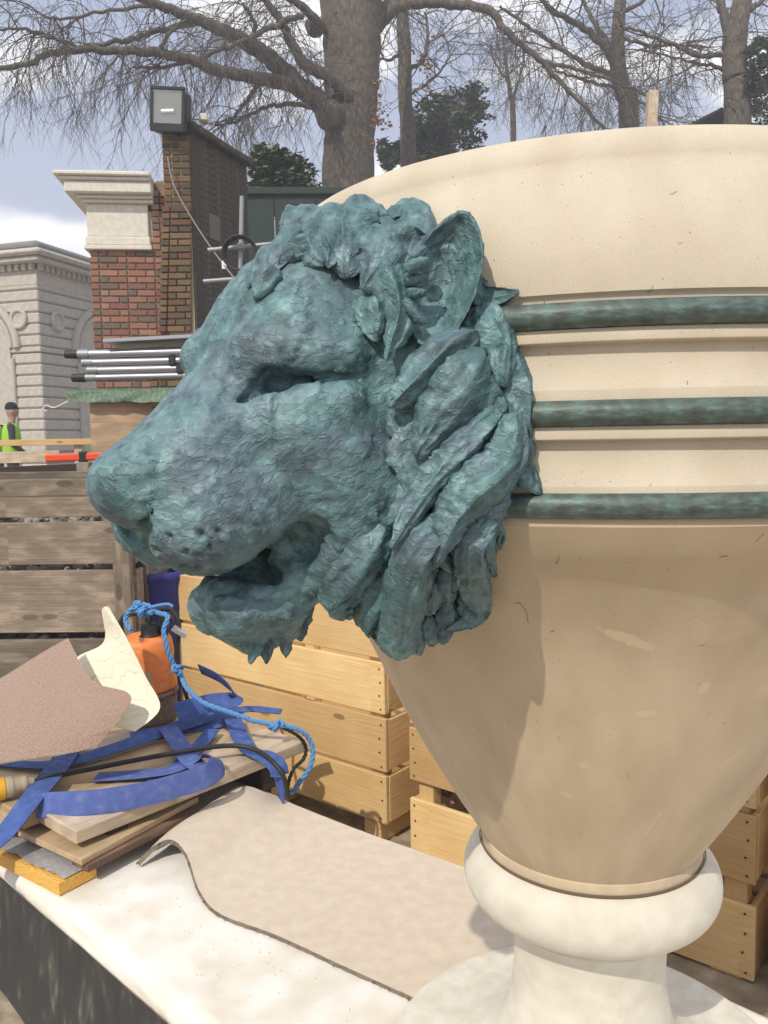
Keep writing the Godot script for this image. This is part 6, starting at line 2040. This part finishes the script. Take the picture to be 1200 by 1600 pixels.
# a standing figure as one swept skin: legs, trunk, arms and head joined by the same field as the lion
func worker(at: Vector3, yaw: float, label: String, seed_: int) -> void:
	var keep := [f_kind.duplicate(), f_a.duplicate(), f_b.duplicate(), f_r.duplicate(), f_k.duplicate(), f_cut.duplicate(), f_rot.duplicate()]
	f_kind.clear()
	f_a.clear()
	f_b.clear()
	f_r.clear()
	f_k.clear()
	f_cut.clear()
	f_rot.clear()
	var o := thing("person", label, "person", at, "site workers in hi-vis")
	o.rotation.y = yaw
	# x forward, z sideways (mirrored)
	cap(Vector3(0.02, 0.06, 0.11), Vector3(0.0, 0.50, 0.10), 0.052, 0.062, 0.03)
	cap(Vector3(0.0, 0.50, 0.10), Vector3(-0.01, 0.98, 0.09), 0.064, 0.092, 0.04)
	cap(Vector3(-0.02, 0.045, 0.11), Vector3(0.15, 0.035, 0.13), 0.046, 0.034, 0.02)
	ell(Vector3(-0.01, 1.02, 0.0), Vector3(0.125, 0.14, 0.18), 0.05)
	ell(Vector3(-0.01, 1.27, 0.0), Vector3(0.125, 0.24, 0.185), 0.06)
	ell(Vector3(-0.02, 1.50, 0.0), Vector3(0.10, 0.10, 0.19), 0.05)
	cap(Vector3(-0.01, 1.53, 0.0), Vector3(0.015, 1.66, 0.0), 0.062, 0.056, 0.03)
	cap(Vector3(-0.02, 1.52, 0.185), Vector3(-0.02, 1.24, 0.255), 0.060, 0.048, 0.03)
	cap(Vector3(-0.02, 1.24, 0.255), Vector3(0.16, 1.10, 0.20), 0.046, 0.034, 0.02)
	ell(Vector3(0.225, 1.08, 0.185), Vector3(0.055, 0.026, 0.042), 0.015)
	ell(Vector3(0.02, 1.79, 0.0), Vector3(0.098, 0.122, 0.078), 0.03)
	ell(Vector3(0.112, 1.77, 0.0), Vector3(0.022, 0.022, 0.014), 0.012)
	ell(Vector3(0.02, 1.785, 0.08), Vector3(0.018, 0.03, 0.012), 0.006)
	var got := mesh_field(Vector3(-0.22, -0.02, -0.36), Vector3(0.34, 1.96, 0.36), 0.02, func(_m: Vector3) -> bool: return true)
	var v: PackedVector3Array = got[0]
	var n := normals_of(v, got[1])
	var col := PackedColorArray()
	for p in v:
		var c := Color(0.03, 0.035, 0.05)
		if p.y > 1.60 or absf(p.z) < 0.25 and p.x > 0.17 and p.y > 1.03 and p.y < 1.14:
			c = Color(0.42, 0.25, 0.18)
		elif p.y > 0.98 and absf(p.z) > 0.20 or p.y > 1.54:
			c = Color(0.03, 0.03, 0.035)
		col.append(c)
	var arr := []
	arr.resize(Mesh.ARRAY_MAX)
	arr[Mesh.ARRAY_VERTEX] = v
	arr[Mesh.ARRAY_NORMAL] = n
	arr[Mesh.ARRAY_COLOR] = col
	arr[Mesh.ARRAY_INDEX] = got[1]
	var m := ArrayMesh.new()
	m.add_surface_from_arrays(Mesh.PRIMITIVE_TRIANGLES, arr)
	var skin := plain(Color.WHITE, 0.8)
	skin.vertex_color_use_as_albedo = true
	part(o, "body", m, skin)
	# vest over the trunk
	var vest := plain(Color(0.58, 0.78, 0.22), 0.8)
	var band := plain(Color(0.80, 0.82, 0.80), 0.4)
	var g := PackedVector3Array()
	var rows := [[0.93, 0.150, 0.200], [1.05, 0.150, 0.205], [1.20, 0.152, 0.208], [1.35, 0.152, 0.210], [1.47, 0.140, 0.205], [1.54, 0.115, 0.165], [1.585, 0.085, 0.100]]
	for q in rows:
		for s in 28:
			var a := TAU * s / 28
			g.append(Vector3(cos(a) * q[1] - 0.01, q[0], sin(a) * q[2]))
	part(o, "vest", MB.new().grid(g, 28, rows.size(), true, 1, 1, true).done(), vest)
	for y in [1.06, 1.22]:
		g = PackedVector3Array()
		for r in 2:
			for s in 28:
				var a := TAU * s / 28
				g.append(Vector3(cos(a) * 0.1555 - 0.01, y + 0.055 * r, sin(a) * 0.2115))
		part(o, "reflective_band", MB.new().grid(g, 28, 2, true, 1, 1, true).done(), band)
	part(o, "cap", MB.new().lathe([PackedVector2Array([Vector2(0.0, 0.095), Vector2(0.05, 0.088), Vector2(0.088, 0.055), Vector2(0.104, 0.0), Vector2(0.100, -0.03)])], 24).done(), plain(Color(0.08, 0.07, 0.07), 0.9), Transform3D(Basis.from_scale(Vector3(1.0, 1.0, 0.82)), Vector3(0.012, 1.845, 0.0)))
	f_kind = keep[0]
	f_a = keep[1]
	f_b = keep[2]
	f_r = keep[3]
	f_k = keep[4]
	f_cut = keep[5]
	f_rot = keep[6]

# ---------------------------------------------------------------- trees
# twigs sprout along a line and branch again; everything fine goes into one mesh of its tree
func sprout(m: MB, p: Vector3, d: Vector3, len: float, rad: float, depth: int, droop: float, r: RandomNumberGenerator) -> void:
	var pts := PackedVector3Array([p])
	var rr := PackedFloat32Array([rad])
	var n := 5
	var q := p
	var dir := d.normalized()
	for k in n:
		dir = (dir + Vector3(r.randf_range(-0.34, 0.34), r.randf_range(-0.28, 0.28) - droop * 0.16, r.randf_range(-0.34, 0.34))).normalized()
		q += dir * (len / n)
		pts.append(q)
		rr.append(rad * (1.0 - 0.72 * (k + 1) / n))
	m.tube(pts, rr, 4 if rad > 0.02 else 3, false)
	if depth <= 0:
		return
	var kids := 4 if depth > 1 else 5
	for k in kids:
		var t := r.randf_range(0.25, 1.0)
		var i := mini(int(t * n), n - 1)
		var s := pts[i].lerp(pts[i + 1], t * n - i)
		var tg := (pts[i + 1] - pts[i]).normalized()
		var away := Vector3(r.randf_range(-1, 1), r.randf_range(-0.7, 0.8), r.randf_range(-1, 1)).normalized()
		sprout(m, s, (tg * 0.9 + away * 0.9 - Vector3(0, droop * 0.25, 0)), len * r.randf_range(0.45, 0.75), rad * 0.52, depth - 1, droop, r)

func bare_tree(called: String, label: String, group: String, base: Vector3, trunk: Array, tr: Array, limbs: Array, bark: Material, seed_: int, per_m: float, droop: float, twig_len: float, fine := 0.013) -> Node3D:
	var r := RandomNumberGenerator.new()
	r.seed = seed_
	var o := thing(called, label, "tree", base, group)
	var s := spline(trunk, 8)
	var rad := PackedFloat32Array()
	for k in s.size():
		var x := float(k) / (s.size() - 1) * (tr.size() - 1)
		var i := mini(int(x), tr.size() - 2)
		rad.append(lerpf(tr[i], tr[i + 1], x - i) * (1.0 + r.randf_range(-0.03, 0.03)))
		s[k] -= base
	part(o, "trunk", MB.new().tube(s, rad, 18).done(), bark)
	var tw := MB.new()
	for l in limbs:
		var ls := spline(l[0], 8)
		var total := 0.0
		for k in ls.size():
			ls[k] -= base
			ls[k] += Vector3(r.randf_range(-1, 1), r.randf_range(-1, 1), r.randf_range(-1, 1)) * 0.025
			if k > 0:
				total += (ls[k] - ls[k - 1]).length()
		part(o, "limb", MB.new().tube(ls, radii(ls.size(), l[1], l[2]), 10).done(), bark)
		var cnt := int(total * per_m * 1.35)
		for k in cnt:
			var t := pow(r.randf(), 0.75) * (ls.size() - 1.001)
			var i := int(t)
			var p := ls[i].lerp(ls[i + 1], t - i)
			var tg := (ls[i + 1] - ls[i]).normalized()
			var away := Vector3(r.randf_range(-1, 1), r.randf_range(-0.9, 0.7), r.randf_range(-1, 1)).normalized()
			sprout(tw, p, tg * 0.5 + away, twig_len * r.randf_range(0.5, 1.2), fine * r.randf_range(1.0, 1.9), 2, droop, r)
	part(o, "twigs", tw.done(), bark).set_meta("kind", "stuff")
	return o

func leaf_mass(o: Node3D, called: String, c: Vector3, size: Vector3, clumps: int, per: int, leaf: float, mat: Material, seed_: int) -> void:
	var r := RandomNumberGenerator.new()
	r.seed = seed_
	var m := MB.new()
	m.colored = true
	for k in clumps:
		var d := Vector3(r.randfn(0, 1), r.randfn(0, 1), r.randfn(0, 1)).normalized() * pow(r.randf(), 0.45)
		var cc := c + d * size
		var cr := r.randf_range(0.10, 0.28) * size.length() * 0.5
		var tone := r.randf_range(0.6, 1.25)
		for q in per:
			var e := Vector3(r.randfn(0, 1), r.randfn(0, 0.8), r.randfn(0, 1)) * cr * 0.55
			var p := cc + e
			var a := Vector3(r.randf_range(-1, 1), r.randf_range(-0.6, 0.3), r.randf_range(-1, 1)).normalized()
			var b := a.cross(Vector3(r.randf_range(-1, 1), 1.0, r.randf_range(-1, 1))).normalized()
			var ln := leaf * r.randf_range(0.7, 1.3)
			var up := a.cross(b).normalized() * ln * 0.12
			m.quad(p, p + a * ln * 0.5 + b * ln * 0.3 + up, p + a * ln, p + a * ln * 0.5 - b * ln * 0.3 + up)
			var cl := Color(0.055, 0.095, 0.032).lerp(Color(0.105, 0.145, 0.05), r.randf()) * tone
			for w in 4:
				m.c.append(cl)
	part(o, called, m.done(), mat).set_meta("kind", "stuff")

func make_trees() -> void:
	var bark := mottled(noise(601, 0.03, 5), [[0.0, Color(0.27, 0.24, 0.21)], [0.5, Color(0.38, 0.35, 0.31)], [1.0, Color(0.50, 0.48, 0.42)]], Vector3(0.8, 0.35, 0.8), 0.95, 2.0)
	var leaf := plain(Color.WHITE, 0.55)
	leaf.vertex_color_use_as_albedo = true
	leaf.backlight_enabled = true
	leaf.backlight = Color(0.10, 0.14, 0.05)
	var dead := plain(Color(0.58, 0.44, 0.30), 0.8)
	var g := "bare trees beyond the wall"
	# the big beech
	var b0: Vector3 = Vector3(-0.6861, 0, -18)
	var beech := bare_tree("beech_tree", "largest bare tree, thick trunk rising behind the lion and urn", g, b0,
		[b0, Vector3(-0.6578, 4.4406, -18), Vector3(-0.6303, 7.0668, -18), Vector3(-0.5863, 7.9047, -18), Vector3(-0.5426, 8.7354, -18), Vector3(-0.498, 9.6221, -18), Vector3(-0.5038, 10.6264, -18), Vector3(-0.3716, 11.988, -18), Vector3(-0.3867, 13.8167, -18)],
		[0.74, 0.60, 0.54, 0.53, 0.56, 0.58, 0.63, 0.42, 0.22], [
		[[Vector3(-0.7862, 8.0295, -17.8), Vector3(-1.0858, 8.3632, -17.5), Vector3(-1.5109, 8.6247, -17.3), Vector3(-1.9957, 9.004, -17), Vector3(-2.5207, 9.2254, -16.6), Vector3(-3.1592, 9.3834, -16.2), Vector3(-3.8775, 9.4813, -15.8), Vector3(-4.6599, 9.672, -15.4)], 0.26, 0.05],
		[[Vector3(-1.691, 8.6242, -17.2), Vector3(-2.0188, 8.5877, -16.8), Vector3(-2.4504, 8.5009, -16.4), Vector3(-2.8758, 8.4635, -16.1), Vector3(-3.3369, 8.5347, -15.8), Vector3(-3.8043, 8.5769, -15.6), Vector3(-4.5985, 8.5672, -15.4), Vector3(-5.4856, 8.4721, -15.2), Vector3(-6.0691, 8.2258, -15.1), Vector3(-6.9186, 8.0283, -15)], 0.14, 0.035],
		[[Vector3(-0.5662, 8.5406, -17.5), Vector3(-0.9906, 8.819, -17.2), Vector3(-1.3495, 8.9098, -17), Vector3(-1.5216, 9.0958, -16.9), Vector3(-1.7223, 9.4904, -16.8), Vector3(-1.9102, 9.7731, -16.7), Vector3(-2.2362, 10.0827, -16.5)], 0.13, 0.06],
		[[Vector3(-1.2087, 8.2902, -17.4), Vector3(-1.7638, 8.2725, -17.2), Vector3(-2.183, 8.1551, -17), Vector3(-2.6602, 7.8488, -16.8), Vector3(-3.1404, 7.7253, -16.7)], 0.055, 0.02],
		[[Vector3(-2.189, 8.6086, -16.7), Vector3(-2.3679, 8.2774, -16.6), Vector3(-2.6442, 7.8919, -16.5), Vector3(-2.8782, 7.6137, -16.4)], 0.06, 0.02],
		[[Vector3(-0.1654, 9.9595, -18.2), Vector3(0.2435, 10.4832, -18.3), Vector3(0.7809, 10.6907, -18.3), Vector3(1.5902, 10.7141, -18.4), Vector3(2.368, 10.5736, -18.4), Vector3(2.7962, 10.0921, -18.4), Vector3(3.5291, 9.5296, -18.5), Vector3(4.1013, 8.9333, -18.5), Vector3(4.8682, 8.2207, -18.6)], 0.15, 0.03],
		[[Vector3(3.5291, 9.5296, -18.5), Vector3(4.2587, 9.4426, -18.6), Vector3(5.108, 9.2072, -18.7), Vector3(5.8303, 8.9436, -18.8)], 0.05, 0.02],
		[[Vector3(-0.0942, 10.2125, -18.2), Vector3(0.3847, 10.7956, -18.5), Vector3(0.738, 11.4707, -18.7)], 0.2, 0.1],
		[[Vector3(-1.4414, 9.803, -16.9), Vector3(-2.0162, 9.3911, -16.5), Vector3(-2.8036, 8.8468, -16.1), Vector3(-3.6874, 8.4627, -15.8), Vector3(-4.3285, 8.3554, -15.6)], 0.06, 0.02],
		[[Vector3(-3.1592, 9.3834, -16.2), Vector3(-3.9193, 9.1102, -15.9), Vector3(-4.422, 8.8272, -15.6), Vector3(-5.2374, 8.5978, -15.3), Vector3(-5.9283, 8.7732, -15.1), Vector3(-6.435, 8.7666, -15)], 0.06, 0.02],
		[[Vector3(-1.9957, 9.004, -17), Vector3(-2.3081, 9.2181, -16.8), Vector3(-2.2935, 9.4999, -16.6), Vector3(-2.4687, 9.8086, -16.4)], 0.06, 0.03],
		[[Vector3(-1.0571, 9.8861, -17.6), Vector3(-1.4623, 10.1261, -17.2), Vector3(-1.9344, 10.2719, -17), Vector3(-2.9728, 10.2026, -16.6)], 0.10, 0.04],
		[[Vector3(-3.8615, 8.5778, -15.6), Vector3(-3.6887, 8.7464, -15.4), Vector3(-3.2952, 8.9674, -15.2)], 0.04, 0.02],
		[[Vector3(-3.8775, 9.4813, -15.8), Vector3(-4.5971, 9.2926, -15.5), Vector3(-5.4027, 9.0016, -15.2), Vector3(-5.7637, 9.0168, -15)], 0.04, 0.015],
		], bark, 611, 6.5, 1.0, 1.25, 0.0085)
	# knots where limbs join
	for q in [[Vector3(-1.2304, 9.9724, -17.7), 0.20], [Vector3(-0.9611, 8.1749, -17.5), 0.30]]:
		part(beech, "burr", mesh_plain_ball(q[1]), bark, Transform3D(Basis.from_scale(Vector3(1, 1.1, 1)), q[0] - b0))
	leaf_mass(beech, "dead_leaves", Vector3(-0.0533, 8.2324, -17.2) - b0, Vector3(0.35, 0.9, 0.4), 16, 9, 0.085, dead, 612)
	leaf_mass(beech, "dead_leaves", Vector3(1.0488, 9.2387, -17.9) - b0, Vector3(0.45, 0.8, 0.4), 14, 8, 0.085, dead, 613)
	# slim trunk right of the beech
	var c0: Vector3 = Vector3(0.6691, 0, -21)
	bare_tree("slim_tree", "slender bare tree immediately right of the largest trunk", g, c0,
		[c0, Vector3(0.737, 8.3897, -21), Vector3(0.6789, 9.7378, -21), Vector3(0.6808, 10.9219, -21), Vector3(0.6369, 12.0943, -21), Vector3(0.689, 13.5409, -21)], [0.24, 0.19, 0.17, 0.16, 0.14, 0.08], [
		[[Vector3(0.7052, 10.4789, -21), Vector3(1.109, 10.6939, -21), Vector3(1.2385, 11.2069, -21), Vector3(1.1844, 11.7937, -21)], 0.06, 0.03],
		[[Vector3(0.7116, 10.9214, -21), Vector3(0.2617, 10.7077, -21), Vector3(0.0371, 11.0795, -21)], 0.05, 0.02],
		[[Vector3(0.7274, 9.8857, -21), Vector3(1.4331, 10.4426, -21.3), Vector3(1.8467, 11.0474, -21.5)], 0.04, 0.02],
		], bark, 621, 6.0, 0.3, 1.4, 0.012)
	var d0: Vector3 = Vector3(3.5979, 0, -23)
	bare_tree("thin_tree", "very thin bare sapling between the evergreen and the tall right trees", g, d0,
		[d0, Vector3(3.6048, 9.4418, -23), Vector3(3.5236, 10.6208, -23), Vector3(3.4085, 11.5147, -23), Vector3(3.3433, 12.0801, -23)], [0.12, 0.08, 0.06, 0.045, 0.03], [
		[[Vector3(3.54, 10.4576, -23), Vector3(3.8299, 11.2652, -23), Vector3(3.9493, 11.9093, -23)], 0.035, 0.015],
		[[Vector3(3.4909, 10.9465, -23), Vector3(3.1549, 11.438, -23), Vector3(2.9888, 11.9249, -23)], 0.03, 0.015],
		], bark, 631, 7.0, 0.0, 1.2, 0.010)
	var e0: Vector3 = Vector3(6.207, 0, -21)
	bare_tree("lime_tree", "tall bare forked tree left of the timber post", g, e0,
		[e0, Vector3(6.087, 8.9776, -21), Vector3(5.9555, 9.8003, -21), Vector3(5.8101, 10.5435, -21), Vector3(5.8182, 11.426, -21), Vector3(5.8722, 12.3007, -21), Vector3(5.8294, 13.7456, -21)], [0.30, 0.23, 0.20, 0.19, 0.15, 0.13, 0.08], [
		[[Vector3(5.8425, 10.3657, -21), Vector3(5.3699, 10.9327, -20.8), Vector3(4.7127, 11.3143, -20.6), Vector3(4.0701, 11.5289, -20.4), Vector3(3.5883, 11.9302, -20.2)], 0.11, 0.04],
		[[Vector3(5.8278, 10.2771, -21), Vector3(5.1958, 10.3093, -20.7), Vector3(4.3702, 10.5981, -20.4), Vector3(3.5873, 11.0176, -20.2), Vector3(2.8225, 11.4246, -20)], 0.075, 0.03],
		[[Vector3(5.8923, 9.9499, -21), Vector3(5.273, 10.1084, -21), Vector3(4.4999, 10.3432, -21), Vector3(4.0368, 10.6462, -21)], 0.05, 0.02],
		[[Vector3(5.8514, 11.132, -21), Vector3(6.4373, 10.8862, -20.8), Vector3(7.1308, 10.7567, -20.6), Vector3(7.8147, 10.3703, -20.4)], 0.05, 0.02],
		[[Vector3(5.8465, 11.7182, -21), Vector3(6.2748, 11.8318, -20.8), Vector3(6.8111, 12.0819, -20.6)], 0.06, 0.03],
		[[Vector3(5.9245, 9.8008, -21), Vector3(6.2988, 9.5693, -20.8), Vector3(6.7311, 9.1565, -20.7)], 0.035, 0.015],
		[[Vector3(5.8397, 10.6906, -21), Vector3(5.1588, 11.8256, -21.2), Vector3(4.8921, 12.6683, -21.4)], 0.07, 0.03],
		], bark, 641, 4.5, 0.4, 1.7, 0.0125)
	var h0: Vector3 = Vector3(8.0718, 0, -19)
	var plane := bare_tree("ivy_tree", "bare tree with ivy on its right side at the right edge", g, h0,
		[h0, Vector3(7.895, 8.3131, -19), Vector3(7.8163, 9.392, -19), Vector3(7.7997, 10.1931, -19), Vector3(7.9495, 10.9851, -19), Vector3(8.1308, 12.1623, -19)], [0.36, 0.28, 0.26, 0.25, 0.20, 0.12], [
		[[Vector3(7.7746, 10.0604, -19), Vector3(7.5691, 10.5948, -19), Vector3(7.4201, 11.1255, -19), Vector3(7.2418, 11.7848, -19)], 0.12, 0.07],
		[[Vector3(7.6953, 9.8485, -19), Vector3(6.9244, 9.774, -18.8), Vector3(6.3018, 9.9057, -18.6), Vector3(5.5569, 10.0859, -18.4), Vector3(4.9626, 10.1305, -18.2)], 0.06, 0.02],
		[[Vector3(7.9469, 9.8177, -19), Vector3(8.3179, 10.0516, -19), Vector3(8.7332, 10.1513, -19)], 0.14, 0.10],
		[[Vector3(7.7018, 9.5278, -19), Vector3(7.1032, 9.6287, -18.9), Vector3(6.477, 9.6589, -18.7), Vector3(5.7579, 9.7842, -18.6)], 0.045, 0.015],
		[[Vector3(7.9552, 10.7209, -19), Vector3(8.3656, 10.9784, -19), Vector3(8.7715, 11.3668, -19)], 0.07, 0.04],
		], bark, 651, 5.0, 0.5, 1.5, 0.012)
	leaf_mass(plane, "ivy", Vector3(8.3426, 9.3011, -18.8) - h0, Vector3(0.45, 1.1, 0.5), 90, 26, 0.11, leaf, 652)
	# holly behind
	var k0: Vector3 = Vector3(1.6816, 0, -24)
	var holly := thing("holly_tree", "dark evergreen holly growing behind the urn rim", "tree", k0)
	part(holly, "trunk", MB.new().tube(PackedVector3Array([Vector3.ZERO, Vector3(1.771, 9.6738, -24) - k0, Vector3(1.874, 11.0381, -24) - k0]), PackedFloat32Array([0.25, 0.14, 0.05]), 10).done(), bark)
	for q in [[Vector3(1.9547, 10.2702, -24), Vector3(1.05, 0.75, 0.9), 110], [Vector3(2.579, 10.7716, -24), Vector3(0.55, 0.55, 0.6), 60], [Vector3(1.2413, 9.9398, -24), Vector3(0.7, 0.7, 0.7), 55], [Vector3(0.347, 9.5255, -24), Vector3(0.5, 0.45, 0.5), 34], [Vector3(1.7673, 9.3301, -24), Vector3(1.3, 0.5, 0.9), 80]]:
		leaf_mass(holly, "foliage", q[0] - k0, q[1], q[2], 24, 0.15, leaf, 660 + q[2])
	# laurel over the green hoarding
	var l0: Vector3 = Vector3(-1.6237, 0, -13.6)
	var laurel := thing("laurel_shrub", "glossy green laurel bush rising above the green hoarding", "shrub", l0)
	part(laurel, "stem", MB.new().tube(PackedVector3Array([Vector3.ZERO, Vector3(-1.5318, 5.5763, -13.6) - l0, Vector3(-1.5557, 6.1632, -13.6) - l0]), PackedFloat32Array([0.10, 0.06, 0.02]), 8).done(), bark)
	for q in [[Vector3(-1.6715, 5.9897, -13.6), Vector3(0.38, 0.40, 0.4), 60], [Vector3(-1.3722, 5.8675, -13.6), Vector3(0.40, 0.28, 0.4), 50], [Vector3(-1.5318, 5.5763, -13.6), Vector3(0.7, 0.35, 0.4), 60]]:
		leaf_mass(laurel, "foliage", q[0] - l0, q[1], q[2], 22, 0.12, leaf, 680 + q[2])
	var post := solo("timber_post", bx(Vector3(7.2, 0.17, 0.17), 0.01), M.board, "square timber post standing between the two right-hand trees", "post", Vector3(4.6303, 0, -15) + Vector3(0, 3.95, 0))
	post.basis = Basis(Vector3(0, 0, 1), PI / 2 - 0.035)
	var hut := thing("hut_roof", "small brown hut roof just showing over the urn rim", "hut", Vector3(8.1318, 0, -22))
	var ry := Vector3(8.1344, 9.2796, -22).y
	part(hut, "wall", bx(Vector3(3.2, ry - 0.95, 2.6), 0.0), M.dark_wood, Transform3D(Basis.IDENTITY, Vector3(0, (ry - 0.95) * 0.5 - 0.05, 0)))
	for s in [-1.0, 1.0]:
		part(hut, "roof", bx(Vector3(2.1, 0.06, 3.0), 0.0), M.dark_wood, Transform3D(Basis(Vector3(0, 0, 1), -0.45 * s), Vector3(0.92 * s, ry - 0.45, 0)))
